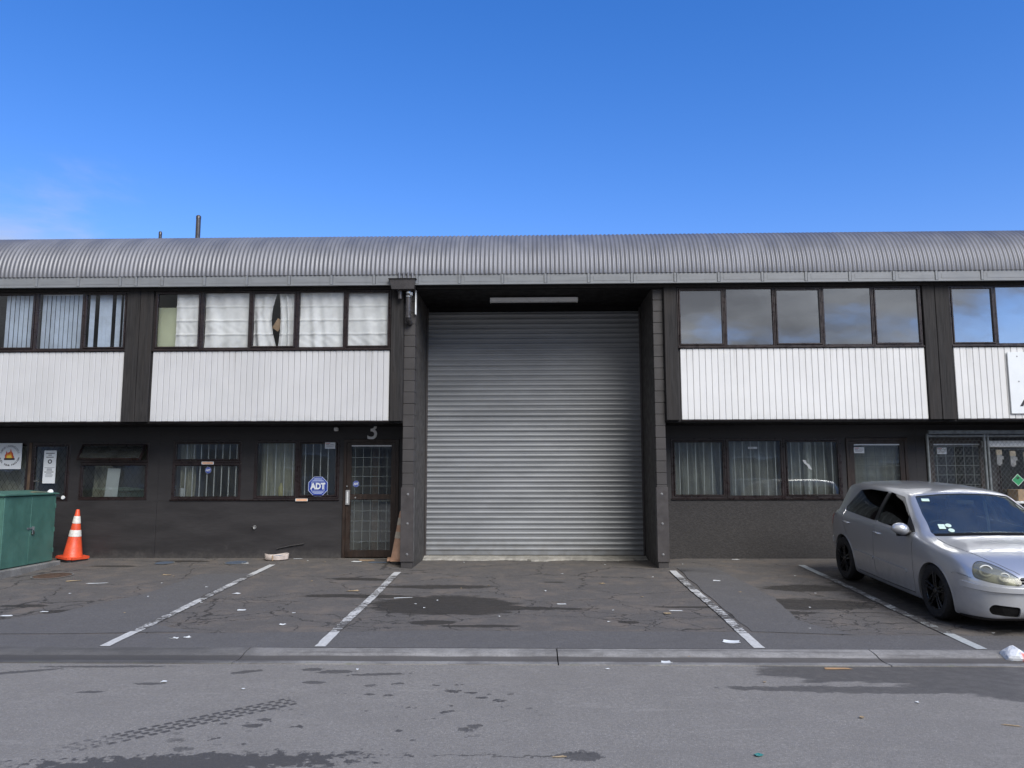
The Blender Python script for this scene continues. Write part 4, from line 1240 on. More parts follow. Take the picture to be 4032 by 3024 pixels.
M['scrap'] = paint('torn_paper', (0.66, 0.68, 0.68), .8, .1, 30)
tp = link('torn_paper', poly_prism([(-.09, .10), (-.03, .09), (-.01, .03), (.03, .02), (.07, -.06), (.085, -.085), (.02, -.06), (-.005, -.01), (-.055, .03)], -.001, .001), None, (5.02, YL - .020, 1.735), M['scrap'])
tag(tp, 'torn white paper remnant stuck on the window beside the right door', 'paper')
# firewood sign
sg = thing('flame_signboard', 'white signboard with flame emblem and curved lettering at the left edge', 'sign', (-9.74, YL - .05, 1.70))
box('board', -10.05, -9.431, YL - .055, YL - .045, 1.692, 2.172, M['print_w'], sg, .002)
def arc_text(s, r, a0, a1, size, up, mat, cx, cz):
    n = len(s)
    for i, ch in enumerate(s):
        if ch == ' ': continue
        a = R(a0 + (a1 - a0) * i / (n - 1))
        me = text_mesh(ch, size, 0.0015, .0004)
        rot = a - math.pi / 2 if up else a + math.pi / 2
        for v in me.vertices:
            x, y, z = v.co
            v.co = (x * math.cos(rot) - z * math.sin(rot), y, x * math.sin(rot) + z * math.cos(rot))
        link('letter', me, sg, (cx + r * math.cos(a), YL - .0562, cz + r * math.sin(a)), mat)
scx, scz = -9.655, 1.945
arc_text('SMOKINGWOODS', 0.170, 163, 17, .052, True, M['print_g'], scx, scz)
arc_text('FUEL YOUR PASSION', 0.185, 197, 343, .042, False, M['print_k'], scx, scz)
def flame(pts, m_, d):
    link('flame', poly_prism([(x * .1, z * .1) for x, z in pts], -.0004 - d, .0004 - d), sg, (scx, YL - .0565, scz - .05), M[m_])
flame([(-.85, 0), (-.9, .5), (-.7, .8), (-.65, 1.3), (-.35, .9), (-.2, 1.1), (.05, 1.15), (.15, 1.75), (.35, 1.2), (.6, .9), (.7, .5), (.85, .2), (.8, 0)], 'print_r', 0)
flame([(-.7, 0), (-.72, .4), (-.5, .7), (-.4, 1.0), (-.2, .75), (.05, .9), (.2, 1.25), (.4, .8), (.55, .45), (.65, 0)], 'print_o', .0009)
flame([(-.5, 0), (-.5, .3), (-.3, .55), (-.1, .45), (.1, .7), (.3, .45), (.45, .1), (.45, 0)], 'print_y', .0018)
box('log', scx - .10, scx + .10, YL - .0575, YL - .0555, scz - .085, scz - .051, M['print_k'], sg)
ps = notice(-9.018, -8.784, 1.429, 2.034, YL - .035, 'tall white poster with round camera symbol on the glass left of the propped window',
            [(.16, .84, .905, .925, 'print_k'), (.35, .62, .85, .87, 'print_k'), (.2, .78, .785, .805, 'print_k'), (.1, .9, .47, .485, 'print_g'), (.3, .7, .42, .45, 'print_g'), (.28, .72, .385, .41, 'print_g'),
             (.12, .85, .335, .355, 'print_k'), (.25, .7, .29, .31, 'print_g'), (.2, .8, .255, .27, 'print_g'), (.2, .8, .225, .24, 'print_g'), (.2, .75, .195, .21, 'print_g')], name='poster')
lathe('camera_symbol', [(.022, .001), (.040, .001), (.040, 0), (.022, 0), (.022, .001)], M['print_k'], ps, (-8.90, YL - .0368, 1.83), 28, 'Y')
hp = notice(-7.893, -7.655, 1.175, 1.705, YL + .06, 'blank white sheet of paper standing inside the propped window', [], name='paper_sheet')
hp.rotation_euler = (R(-4), R(2), 0)
# signboard on the right unit
sb = thing('signboard', 'large white screwed signboard with black lettering cut by the right edge', 'sign', (9.0, -.05, 2.58))
box('panel', 8.134, 10.2, -.050, -.030, 2.585, 3.635, M['print_w'], sb, .002)
box('batten', 8.3, 10.05, -.0295, -.0145, 2.75, 2.80, M['frame'], sb); box('batten', 8.3, 10.05, -.0295, -.0145, 3.4, 3.45, M['frame'], sb)
for x, z in ((8.29, 3.56), (8.29, 3.13), (9.2, 3.56), (9.2, 3.13), (10.1, 3.13)):
    lathe('screw', [(0, .003), (.012, .002), (.014, 0)], M['bolt'], sb, (x, -.0505, z), 10, 'Y')
la = text_mesh('A', .22, .006, .001)
for v in la.vertices: v.co.x *= 1.5
link('lettering', la, sb, (8.40, -.0515, 2.78), M['print_k'])
# small security camera above the door window
sc_ = thing('security_camera', 'small grey sensor under the overhang left of the numeral', 'camera', (-3.567, YL - .02, 2.42))
box('mount', -3.58, -3.555, YL - .04, YL - .001, 2.43, 2.46, M['pipe'], sc_); box('housing', -3.605, -3.53, YL - .12, YL - .04, 2.375, 2.445, M['bar'], sc_, .015)
# tap stub and grab rod on the dark wall
tp_ = thing('wall_tap', 'small broken tap stub on the dark wall under the windows', 'tap', (-5.04, YL - .02, .62))
tube('spout', [(-5.04, YL - .012, .63), (-5.04, YL - .06, .63), (-5.03, YL - .075, .60)], .013, M['alu'], tp_); tube('handle', [(-5.085, YL - .05, .645), (-4.995, YL - .05, .648)], .007, M['pipe'], tp_)
lathe('flange', [(0, .012), (.03, .01), (.034, 0)], M['alu'], tp_, (-5.04, YL - .0125, .63), 16, 'Y')
rd = tube('metal_rod', [(-4.61, YL - .03, .245), (-4.36, YL - .035, .30), (-4.12, YL - .03, .335)], .011, M['pipe'])
tag(rd, 'dark bent rod fixed low on the dark wall above the plastic tub', 'rod')

# ---------------------------------------------------------------- rain head, pipe, batten light, roof pipes
dp = thing('downpipe', 'grey rain head with short dark pipe and chrome clamp beside the left pier', 'pipe', (-2.19, -.1, 4.2))
bm = bmesh.new()
T = [(-2.42, -.27), (-1.975, -.27), (-1.975, -.06), (-2.42, -.06)]; Bt = [(-2.385, -.25), (-1.995, -.25), (-1.995, -.06), (-2.385, -.06)]
a = [bm.verts.new((x + 2.19, y + .1, 4.935 - 4.2)) for x, y in T]; b = [bm.verts.new((x + 2.19, y + .1, 4.765 - 4.2)) for x, y in Bt]
bm.faces.new(a); bm.faces.new(b[::-1])
for i in range(4): bm.faces.new((a[i], b[i], b[(i + 1) % 4], a[(i + 1) % 4]))
link('rain_head', from_bm('rain_head', bm), dp, (-2.19, -.1, 4.2), M['pipe'])
box('rain_head_lid', -2.44, -1.955, -.29, -.05, 4.936, 4.948, M['post'], dp, .003)
for i in range(4):
    x = -2.26 + i * PIT
    tube('flashing_rib', [(x, -.212, 5.06), (x, -.212, 4.949)], .018, M['roof'], dp, 8)
P_ = [(-2.105, -.12, 4.765), (-2.105, -.12, 4.32), (-2.105, -.105, 4.26), (-2.10, -.07, 4.225), (-2.095, 0.03, 4.215)]
tube('pipe', P_, .048, M['pipe'], dp, 18)
for z, r in ((4.43, .0505), (4.315, .0505)):
    tube('socket', [(-2.105, -.12, z), (-2.105, -.12, z - .035)], r, M['pipe'], dp, 18)
for z, dz in ((4.735, .03), (4.665, .018)):
    tube('clamp', [(-2.105, -.12, z), (-2.105, -.12, z - dz)], .054, M['chrome'], dp, 18)
box('clamp_lug', -2.075, -2.03, -.20, -.155, 4.66, 4.72, M['chrome'], dp, .004)
tube('overflow_stub', [(-2.255, -.13, 4.765), (-2.255, -.13, 4.615)], .036, M['pipe'], dp, 16)
tube('overflow_collar', [(-2.255, -.13, 4.765), (-2.255, -.13, 4.71)], .043, M['pipe'], dp, 16)
box('cover_board', -2.005, -1.985, -.04, .035, 4.36, 4.79, M['bar'], dp, .002)
bl_ = thing('batten_light', 'long white unlit batten light under the roller door bay ceiling', 'light', (0.08, .7, 4.78))
box('mount_strip', -.70, .86, .66, .74, 4.80, 4.829, M['steelplate'], bl_)
bm = bmesh.new()
pr = [(.62, 4.80), (.78, 4.80), (.755, 4.735), (.645, 4.735)]
vv = [[bm.verts.new((x - .08, y - .7, z - 4.78)) for y, z in pr] for x in (-.725, .88)]
for i in range(4): bm.faces.new((vv[0][i], vv[0][(i + 1) % 4], vv[1][(i + 1) % 4], vv[1][i]))
bm.faces.new(vv[0][::-1]); bm.faces.new(vv[1])
link('diffuser', from_bm('diffuser', bm), bl_, (.08, .7, 4.78), M['whitemetal'])
for x in (-.728, .872):
    box('end_cap', x, x + .012, .615, .785, 4.73, 4.8005, M['whitemetal'], bl_, .002)
def roof_pipe(x, y, z1, r, label):
    t_ = thing('roof_pipe', label, 'flue', (x, y, 5.9), 'flues on the roof')
    tube('pipe', [(x, y, 5.9), (x, y, z1)], r, M['pipe'], t_, 16)
    tube('cap', [(x, y, z1 - .06), (x, y, z1), (x, y, z1 + .02)], r, M['pipe'], t_, 16, rs=[r * 1.05, r * 1.05, r * .6])
    lathe('flashing', [(r * 2.4, 0), (r * 1.3, .10), (r * 1.02, .16)], M['galv'], t_, (x, y, 6.0), 16)
roof_pipe(-6.82, 2.0, 6.88, .048, 'taller dark flue pipe standing on the roof near the left')
roof_pipe(-7.60, 2.0, 6.545, .032, 'shorter thin vent pipe on the roof left of the taller flue')

# ---------------------------------------------------------------- green service cabinet
def greenmat():
    t = NT('mottled_green_enamel'); P = t.pos()
    n = t.noise(4.5, 5, .6); b = t.noise(1.6, 4, .6); s = t.noise(1.0, 5, .6, vec=t.map(P, scale=(9, 9, 1.2)))
    c = (0.058, 0.150, 0.118)
    col = t.mix(t.ramp(n, .35, .7), scaled(c, .85), scaled(c, 1.1))
    col = t.mix(t.ramp(b, .45, .7, 0, .35), col, (0.085, 0.185, 0.145))
    col = t.mix(t.ramp(s, .56, .75, 0, .4), col, (0.035, 0.085, 0.07))
    return t.done(t.bsdf(col, t.ramp(n, .3, .7, .4, .6), 0, None, .45))
M['green'] = greenmat()
CX = -8.215
cb = thing('service_cabinet', 'mottled green metal service cabinet on a concrete plinth at the left edge', 'cabinet', (-8.7, -.6, .0))
zg = gz(-8.7, -.6)
box('plinth', -9.25, CX + .075, -1.36, .20, zg - .12, zg + .10, M['conc_d'], cb, .012)
box('body', -9.12, CX - .022, -1.24, .075, zg + .101, zg + 1.24, M['green'], cb, .004)
for (a, b) in ((-.575, .075), (-1.24, -.585)):
    d_ = box('door', CX - .021, CX, a, b, zg + .115, zg + 1.225, M['green'], cb, .006)
    if a > -1:
        box('hasp', CX + .001, CX + .014, -.66, -.50, zg + .685, zg + .712, M['galv'], d_, .002)
        box('staple', CX + .002, CX + .04, -.535, -.52, zg + .67, zg + .725, M['galv'], d_, .002)
        lk = box('padlock', CX + .008, CX + .032, -.555, -.495, zg + .60, zg + .645, M['chrome'], d_, .006)
        tube('shackle', [(CX + .02, -.545, zg + .64), (CX + .02, -.545, zg + .675), (CX + .02, -.525, zg + .69), (CX + .02, -.505, zg + .675), (CX + .02, -.505, zg + .64)], .005, M['chrome'], d_, 8)
        for z in (.25, .6, 1.0):
            box('hinge', CX + .001, CX + .012, .045, .073, zg + z, zg + z + .08, M['green'], d_, .003)
box('seam_strip', CX + .0005, CX + .0065, -.60, -.556, zg + .12, zg + .60, M['green'], cb, .002)
bm = bmesh.new()
lx0, lx1, ly0, ly1 = -9.16, CX + .03, -1.28, .105
vv = [bm.verts.new(p) for p in ((lx0, ly0, zg + 1.241), (lx1, ly0, zg + 1.241), (lx1, ly1, zg + 1.241), (lx0, ly1, zg + 1.241),
                                (lx0, ly0, zg + 1.262), (lx1, ly0, zg + 1.262), (lx1, ly1, zg + 1.262), (lx0, ly1, zg + 1.262),
                                (-8.69, ly0 + .05, zg + 1.31), (-8.69, ly1 - .05, zg + 1.31))]
for q_ in ((3, 2, 1, 0), (0, 1, 5, 4), (1, 2, 6, 5), (2, 3, 7, 6), (3, 0, 4, 7), (5, 6, 9, 8), (7, 4, 8, 9), (4, 5, 8), (6, 7, 9)):
    bm.faces.new([vv[i] for i in q_])
for v in bm.verts: v.co -= Vector((-8.7, -.6, 0))
link('lid', from_bm('lid', bm), cb, (-8.7, -.6, 0), M['green'])
def crumple(name, r, mat, loc, label, cat, sq=(1, 1, .7), seed=1, parent=None, cut=.35):
    rr = random.Random(seed); bm = bmesh.new()
    bmesh.ops.create_icosphere(bm, subdivisions=3, radius=r)
    ks = [(Vector((rr.uniform(-1, 1), rr.uniform(-1, 1), rr.uniform(-1, 1))).normalized(), rr.uniform(.72, 1.0)) for _ in range(26)]
    for v in bm.verts:
        d = v.co.normalized(); k = 1.0
        for n, lim in ks:
            p = d.dot(n)
            if p * k > lim: k = lim / p
        v.co = Vector((d.x * r * k * sq[0], d.y * r * k * sq[1], d.z * r * k * sq[2]))
    zmin = min(v.co.z for v in bm.verts)
    for v in bm.verts: v.co.z = max(v.co.z, zmin * cut) - zmin * cut
    o = link(name, from_bm(name, bm), parent, loc, mat)
    return tag(o, label, cat)
crumple('crumpled_wrapper', .055, M['bar'], (-8.30, .03, zg + 1.266), 'crumpled white wrapper lying on the green cabinet', 'litter', (1, 1, .85), 4)
M['leafbrown'] = paint('dry_brown', (0.28, 0.19, 0.10), .8, .3, 20)
fl = link('palm_frond_piece', pydata('frond', [(-.22, -.03, 0), (-.05, -.04, .012), (.15, -.02, .004), (.24, 0, 0), (.14, .03, .01), (-.06, .035, .02), (-.2, .02, .005)], [(0, 1, 2, 3, 4, 5, 6)]), None, (-8.36, -.22, zg + 1.272), M['leafbrown'])
fl.rotation_euler = (0, 0, 1.3)
tag(fl, 'dry brown leaf strip lying on the green cabinet lid', 'leaf')
tag(lathe('white_disc', [(0, .02), (.03, .02), (.036, .012), (.036, 0)], M['bar'], None, (-8.62, YL - .013, 1.17), 22, 'Y'), 'round white disc on the window corner above the traffic cone', 'disc')

# ---------------------------------------------------------------- traffic cones
M['cone_o'] = paint('bright_orange_plastic', (0.70, 0.085, 0.028), .45, .15, 8, streak=.35)
M['cone_f'] = paint('faded_orange_plastic', (0.50, 0.30, 0.20), .6, .15, 8)
M['cone_w'] = paint('white_reflective_band', (0.66, 0.64, 0.58), .4, .15, 30, streak=.3)
M['cone_fw'] = paint('dirty_white_band', (0.45, 0.40, 0.33), .6, .2, 12)
M['rubber'] = paint('black_rubber', (0.018, 0.018, 0.019), .7, .2, 10)
def cone(loc, tilt, label, mo, mw, base=True):
    c = thing('traffic_cone', label, 'traffic cone', (0, 0, 0))
    H0, H1, r0, r1 = .075, .90, .155, .030
    rad = lambda z: r0 + (r1 - r0) * (z - H0) / (H1 - H0)
    lathe('cone_body', [(.175, .060), (.165, .075), (r0, .085), (rad(.5), .5), (r1, H1 - .01), (r1 * .8, H1), (r1 * .5, H1), (r1 * .5, .8)], mo, c, (0, 0, 0), 32)
    for a, b in ((.425, .54), (.655, .785)):
        lathe('reflective_band', [(rad(a) + .001, a), (rad(a) + .0035, a + .004), (rad(b) + .0035, b - .004), (rad(b) + .001, b)], mw, c, (0, 0, 0), 32)
    bm = bmesh.new()
    bmesh.ops.create_cube(bm, size=1)
    for v in bm.verts: v.co = Vector((v.co.x * .43, v.co.y * .43, v.co.z * .035 + .058))
    bmesh.ops.bevel(bm, geom=[e for e in bm.edges if abs(e.verts[0].co.z - e.verts[1].co.z) > .01], offset=.06, segments=3, affect='EDGES')
    link('flange', from_bm('flange', bm), c, (0, 0, 0), mo)
    if base:
        bm = bmesh.new()
        bmesh.ops.create_cube(bm, size=1)
        for v in bm.verts: v.co = Vector((v.co.x * .40, v.co.y * .40, v.co.z * .04 + .02))
        bmesh.ops.bevel(bm, geom=[e for e in bm.edges if abs(e.verts[0].co.z - e.verts[1].co.z) > .01], offset=.06, segments=3, affect='EDGES')
        link('base', from_bm('base', bm), c, (0, 0, 0), M['rubber'])
    c.location = loc; c.rotation_euler = tilt
    return c
cone((-8.19, .62, gz(-8.19, .62) + .008), (R(0), R(4.5), R(-24)), 'bright orange traffic cone with two white bands leaning by the green cabinet', M['cone_o'], M['cone_w'])
cone((-2.315, .60, gz(-2.4, .60)), (0, R(1.2), R(8)), 'faded old traffic cone half hidden behind the left pier', M['cone_f'], M['cone_fw'])

# ---------------------------------------------------------------- mesh cage in front of the right unit
cg = thing('mesh_cage', 'galvanised chain mesh cage with pipe frame behind the silver car', 'fence', (8.2, .5, .04))
YC = .50
tube('rail', [(6.97, YC, 2.235), (10.6, YC, 2.235)], .022, M['galv'], cg, 12)
box('top_channel', 6.99, 10.6, YC - .025, YC + .025, 2.268, 2.335, M['galv'], cg, .004)
tube('rail', [(6.97, YC, .14), (10.6, YC, .14)], .022, M['galv'], cg, 12)
for x in (6.97, 7.955, 8.015, 9.3, 10.6):
    tube('post', [(x, YC, .03), (x, YC, 2.268)], .024, M['galv'], cg, 14)
diamond_mesh('wire_mesh', 7.0, 7.93, YC, .16, 2.225, .075, .0024, M['galv'], cg, 3, 1.25)
diamond_mesh('wire_mesh', 8.04, 10.58, YC, .16, 2.225, .075, .0024, M['galv'], cg, 3, 1.25)
M['hazgreen'] = paint('green_hazard_print', (0.02, 0.24, 0.09), .45, .1, 10)
hz = thing('hazard_sign', 'green diamond hazard placard wired to the mesh cage', 'sign', (8.47, YC - .025, 1.467))
link('plate', poly_prism([(0, -.105), (.105, 0), (0, .105), (-.105, 0)], -.001, .001), hz, (8.47, YC - .028, 1.467), M['print_w'])
link('face', poly_prism([(0, -.098), (.098, 0), (0, .098), (-.098, 0)], -.0016, -.0011), hz, (8.47, YC - .028, 1.467), M['hazgreen'])
link('symbol', poly_prism([(-.02, .0), (.02, .01), (.025, .05), (0, .035), (-.025, .045)], -.0024, -.0017), hz, (8.47, YC - .028, 1.477), M['print_k'])
M['glove'] = paint('grey_glove_fabric', (0.33, 0.34, 0.34), .9, .15, 20)
M['glovec'] = paint('cream_glove_cuff', (0.55, 0.48, 0.36), .9, .15, 20)
def glove(x, z, label):
    t_ = thing('work_glove', label, 'glove', (x, .78, z), 'work gloves hanging behind the mesh')
    bm = bmesh.new()
    bm_box(bm, -.045, .045, -.012, .012, -.14, -.02)
    for k in range(4):
        bm_box(bm, -.045 + k * .0235, -.026 + k * .0235, -.010, .010, -.14 - (.05, .07, .068, .045)[k], -.139)
    bm_box(bm, .0455, .075, -.010, .010, -.10, -.04)
    link('hand', from_bm('hand', bm), t_, (x, .78, z), M['glove'])
    box('cuff', x - .05, x + .05, .765, .795, z - .0195, z + .07, M['glovec'], t_, .006)
for i, x in enumerate((8.36, 8.60, 8.84)):
    glove(x, 1.93 - .02 * i, ('grey work glove hanging nearest the cage post', 'grey work glove hanging between two others behind the mesh', 'grey work glove hanging farthest right behind the mesh')[i])
tube('line', [(8.1, .78, 2.01), (9.4, .78, 2.0)], .003, M['galv'], cg)
box('shelf', 8.25, 9.6, .55, .9, 1.06, 1.10, M['bar'], cg, .003)
box('high_shelf', 8.15, 9.8, .70, .92, 2.05, 2.16, M['bar'], cg, .003)
tag(box('carton', 8.52, 8.86, .58, .88, 1.101, 1.30, M['card'], None, .004), 'brown carton on the shelf inside the mesh cage', 'box')

# ---------------------------------------------------------------- covers, litter and odds and ends
M['rust'] = paint('rusty_iron', (0.085, 0.052, 0.035), .75, .35, 14, .4, 60)
M['bluelid'] = paint('faded_blue_cover', (0.085, 0.11, 0.15), .5, .2, 12)
def cover(x, y, r, mat, label, ribs=True):
    t_ = thing('manhole_cover', label, 'manhole cover', (x, y, gz(x, y)))
    sl = math.atan(gz(x, y + .3) - gz(x, y - .3)) / .6
    z = gz(x, y)
    lathe('rim', [(r, .009), (r * .93, .010), (r * .93, .002)], M['conc_d'], t_, (x, y, z), 40)
    lathe('lid', [(0, .0085), (r * .90, .0085), (r * .92, .004)], mat, t_, (x, y, z), 40)
    if ribs:
        for k in range(-3, 4):
            w_ = math.sqrt(max(.01, 1 - (k / 4) ** 2)) * r * .8
            box('rib', x - w_, x + w_, y + k * r * .22 - .008, y + k * r * .22 + .008, z + .0086, z + .012, mat, t_)
    t_.rotation_euler = (R(2.26), 0, 0)
cover(-7.55, -.97, .30, M['rust'], 'round rusty manhole cover in the asphalt before the green cabinet')
cover(-5.14, .38, .20, M['bluelid'], 'round blue-grey cover by the wall left of the plastic tub', False)
cover(-6.39, .34, .17, M['bluelid'], 'round blue-grey cover by the wall below the barred window', False)
def sheetlet(name, x, y, sx, sy, rot, mat, label, cat='litter', bend=.012, group=None, seed=0, lift=.004):
    sx, sy, bend = sx * .74, sy * .75, bend * .22
    """a scrap lying on the ground: small curled irregular sheet with thickness"""
    rr = random.Random(seed + int(x * 100)); n = 5; bm = bmesh.new()
    def P(i, j, top):
        u, v = i / n - .5, j / n - .5
        k = 1 + .12 * math.sin(5 * u + 3 * v + seed)
        if u + v > .55 + .3 * math.sin(seed): k *= .72
        if u - v < -.6 - .25 * math.sin(seed * 2.3): k *= .8
        return (u * sx * k, v * sy * (1 + .15 * math.sin(4 * u + seed * 2)), lift + bend * (4 * u * u * math.sin(seed + 1) ** 2 + 3 * v * v * .6 + .3 * math.sin(7 * u * v + seed)) + (.002 if top else 0))
    top = [[bm.verts.new(P(i, j, 1)) for i in range(n + 1)] for j in range(n + 1)]
    bot = [[bm.verts.new(P(i, j, 0)) for i in range(n + 1)] for j in range(n + 1)]
    for j in range(n):
        for i in range(n):
            bm.faces.new((top[j][i], top[j][i + 1], top[j + 1][i + 1], top[j + 1][i])); bm.faces.new((bot[j][i], bot[j + 1][i], bot[j + 1][i + 1], bot[j][i + 1]))
    for i in range(n):
        bm.faces.new((top[0][i], bot[0][i], bot[0][i + 1], top[0][i + 1])); bm.faces.new((top[n][i], top[n][i + 1], bot[n][i + 1], bot[n][i]))
        bm.faces.new((top[i][0], top[i + 1][0], bot[i + 1][0], bot[i][0])); bm.faces.new((top[i][n], bot[i][n], bot[i + 1][n], top[i + 1][n]))
    o = link(name, from_bm(name, bm), None, (x, y, az(x, y)), mat)
    o.rotation_euler = (R(2.2) if y > KERB_Y else 0, 0, rot)
    return tag(o, label, cat, group)
M['wood'] = paint('pale_raw_wood', (0.42, 0.26, 0.13), .8, .2, 20, stretch=(1, 5, 5))
M['tanleaf'] = paint('tan_dry_leaf', (0.36, 0.27, 0.16), .8, .25, 30)
M['teal'] = paint('teal_plastic', (0.03, 0.22, 0.20), .4, .1, 10)
S = sheetlet
S('paper_scrap', -4.96, .31, .16, .09, .3, M['scrap'], 'white paper scrap on the blue-grey cover left of the plastic tub', seed=1)
S('paper_scrap', -4.07, -2.39, .15, .10, -.5, M['scrap'], 'curled white chip of litter right of the leftmost parking line', seed=2, bend=.03)
S('paper_scrap', -3.60, -3.44, .15, .09, .05, M['scrap'], 'white oblong scrap lying in the leftmost parking bay centre', seed=3, bend=.015)
S('paper_scrap', -2.84, -4.20, .10, .06, .4, M['scrap'], 'small white scrap on the patch edge left of the second parking line', seed=4, bend=.03)
S('paper_scrap', -3.80, -4.83, .12, .07, -.3, M['scrap'], 'pair half of curled white litter near the kerb on the left', seed=5, bend=.05)
S('paper_scrap', -3.68, -4.80, .10, .06, .5, M['scrap'], 'smaller curled white litter touching the pair near the left kerb', seed=6, bend=.05)
S('paper_scrap', -6.34, -3.79, .20, .07, .1, M['scrap'], 'long pale scrap on the asphalt at the left edge', seed=7)
S('paper_scrap', -6.02, -3.56, .14, .05, .0, M['scrap'], 'narrow white scrap beside the pale one at the left edge', seed=8)
S('paper_scrap', 2.79, -1.33, .15, .09, -.4, M['scrap'], 'white scrap on the patch strip right of the third parking line', seed=9, bend=.02)
S('paper_sheet', 2.08, -4.92, .26, .13, -.2, M['print_w'], 'crisp white paper by the near end of the third parking line', seed=10, bend=.03)
S('paper_scrap', 1.29, -5.58, .14, .10, .2, M['scrap'], 'white paper square lying on the lip of the channel', seed=11, bend=.03)
S('paper_scrap', 3.63, .80, .18, .07, .1, M['scrap'], 'white scrap at the foot of the right textured wall', seed=12)
S('wood_piece', 1.42, -5.33, .36, .09, -.35, M['wood'], 'split piece of orange wood lying in the channel', 'wood', bend=.04, seed=13, lift=.012)
S('wood_piece', 2.81, -5.80, .34, .07, .02, M['wood'], 'flat brown wood sliver on the wet road by the channel', 'wood', bend=.006, seed=14)
S('dry_twig', -6.92, -1.44, .30, .06, .5, M['tanleaf'], 'forked pale dry twig in front of the manhole cover', 'leaf', bend=.05, seed=15)
S('paper_strip', -6.45, -1.62, .42, .03, .25, M['scrap'], 'long thin pale strip on the asphalt right of the forked twig', 'litter', seed=16)
S('dry_leaf', -5.76, -.88, .20, .05, -.1, M['tanleaf'], 'tan dry leaf lying in the leftmost bay near the wall', 'leaf', bend=.03, seed=17)
S('dry_leaf', -2.50, -2.16, .24, .06, .3, M['tanleaf'], 'brown curled leaf left of the second parking line', 'leaf', bend=.05, seed=18)
S('dry_leaf', 1.05, -1.49, .12, .06, .1, M['tanleaf'], 'tan leaf lying on the asphalt before the roller door', 'leaf', bend=.03, seed=19)
S('dry_leaf', 1.65, -3.56, .12, .07, .1, M['tanleaf'], 'tan leaf left of the third parking line', 'leaf', bend=.04, seed=20)
S('plastic_strip', -1.73, -2.60, .36, .028, .28, M['print_w'], 'thin white plastic strip on the dark oily stain', seed=21)
S('paper_scrap', .40, -3.0, .17, .05, .05, M['scrap'], 'narrow white chip in the middle bay before the roller door', seed=22)
S('paint_flake', 1.80, -3.38, .22, .04, -.1, M['scrap'], 'pale streak of paint flakes left of the third parking line', seed=23, bend=.003)
S('dry_stick', 3.38, -7.46, .16, .025, -.4, M['tanleaf'], 'small dry stick on the road at the right', 'stick', seed=24)
S('dry_stick', .17, -8.15, .12, .02, .2, M['tanleaf'], 'small pale stick on the road near the bottom centre', 'stick', seed=25)
S('plastic_bit', 1.42, -8.10, .07, .05, .4, M['teal'], 'tiny teal plastic bit on the road at the bottom right', seed=26, bend=.02)
S('paper_scrap', -3.17, -6.38, .07, .05, .0, M['print_w'], 'small white bit alone on the road at the left', seed=27, bend=.03)
S('cardboard_piece', -2.90, .66, .38, .16, .1, M['card'], 'trodden brown cardboard before the entrance door', 'cardboard', seed=28, bend=.02)
S('paper_scrap', -3.05, .52, .26, .10, -.15, M['scrap'], 'dirty pale paper before the entrance door beside the cardboard', seed=29, bend=.01)
S('plastic_bit', -2.66, .45, .42, .16, .05, M['bluelid'], 'flattened blue-grey plastic sheet beside the faded cone', seed=30, bend=.006)
rr = random.Random(11)
spots = [(-.62, -1.65), (-1.24, -2.78), (-.38, -3.74), (1.02, -3.36), (-5.6, -1.0), (-5.5, -1.6), (-4.7, -1.9), (-5.2, -2.6), (-3.3, -1.4), (-1.5, -3.0), (-1.35, -3.25), (.2, -2.1), (1.5, -2.5), (.9, -4.0), (3.9, -2.3), (3.5, -3.2), (2.9, -2.2), (4.1, -.9), (-2.9, -3.6), (-6.4, -2.4), (-1.0, -1.9), (1.9, -.9), (3.1, -4.3), (-3.95, .6), (-3.6, .45), (2.6, .3), (5.0, -4.5), (-4.3, -3.0), (-5.0, -3.6), (.5, -.6), (-1.2, .9), (1.3, .6), (2.0, -6.3), (3.0, -6.9), (-1.6, -5.9), (.7, -5.85), (2.4, -7.3), (-2.4, -6.6)]
for i, (x, y) in enumerate(spots):
    S('litter_crumb', x, y, rr.uniform(.03, .06), rr.uniform(.02, .035), rr.uniform(0, 3), M['scrap'] if i % 4 else M['tanleaf'], 'tiny pale crumb of litter on the asphalt', 'litter', bend=.02, group='litter crumbs', seed=40 + i)
# plastic tub lying by the wall
tb = thing('plastic_tub', 'dirty white oval plastic tub lying by the dark wall', 'tub', (-4.55, .70, gz(-4.55, .70)))
def tubmesh():
    bm = bmesh.new(); rows = []; n = 28
    for (k, h) in ((.82, 0), (1.0, .02), (1.06, .10), (1.03, .105), (.95, .09), (.86, .04), (0.0, .035)):
        row = []
        for i in range(n):
            a = 2 * math.pi * i / n
            w = 1 + .05 * math.sin(3 * a) + .04 * math.sin(5 * a + 1)
            row.append(bm.verts.new((.205 * k * w * math.cos(a), .13 * k * w * math.sin(a), h * (1 + .18 * math.sin(a * 2 + .5)))))
        rows.append(row)
    for A, B in zip(rows, rows[1:]):
        for i in range(n): bm.faces.new((A[i], A[(i + 1) % n], B[(i + 1) % n], B[i]))
    bm.faces.new(rows[0][::-1]); bmesh.ops.remove_doubles(bm, verts=bm.verts, dist=1e-4)
    me = from_bm('tub', bm); by_angle(me, 45); return me
M['tub'] = paint('dirty_white_plastic', (0.58, 0.50, 0.44), .5, .15, 14)
M['tubin'] = paint('blue_plastic_film', (0.22, 0.29, 0.40), .25, .15, 14)
link('tub_shell', tubmesh(), tb, (-4.55, .70, gz(-4.55, .70)), M['tub'])
lathe('tub_film', [(0, .082), (.12, .080), (.175, .074)], M['tubin'], tb, (-4.545, .705, gz(-4.55, .70)), 24).scale = (1, .62, 1)
box('tub_strap', -4.575, -4.555, .555, .568, gz(-4.55, .7) + .005, gz(-4.55, .7) + .10, M['card'], tb, .002)
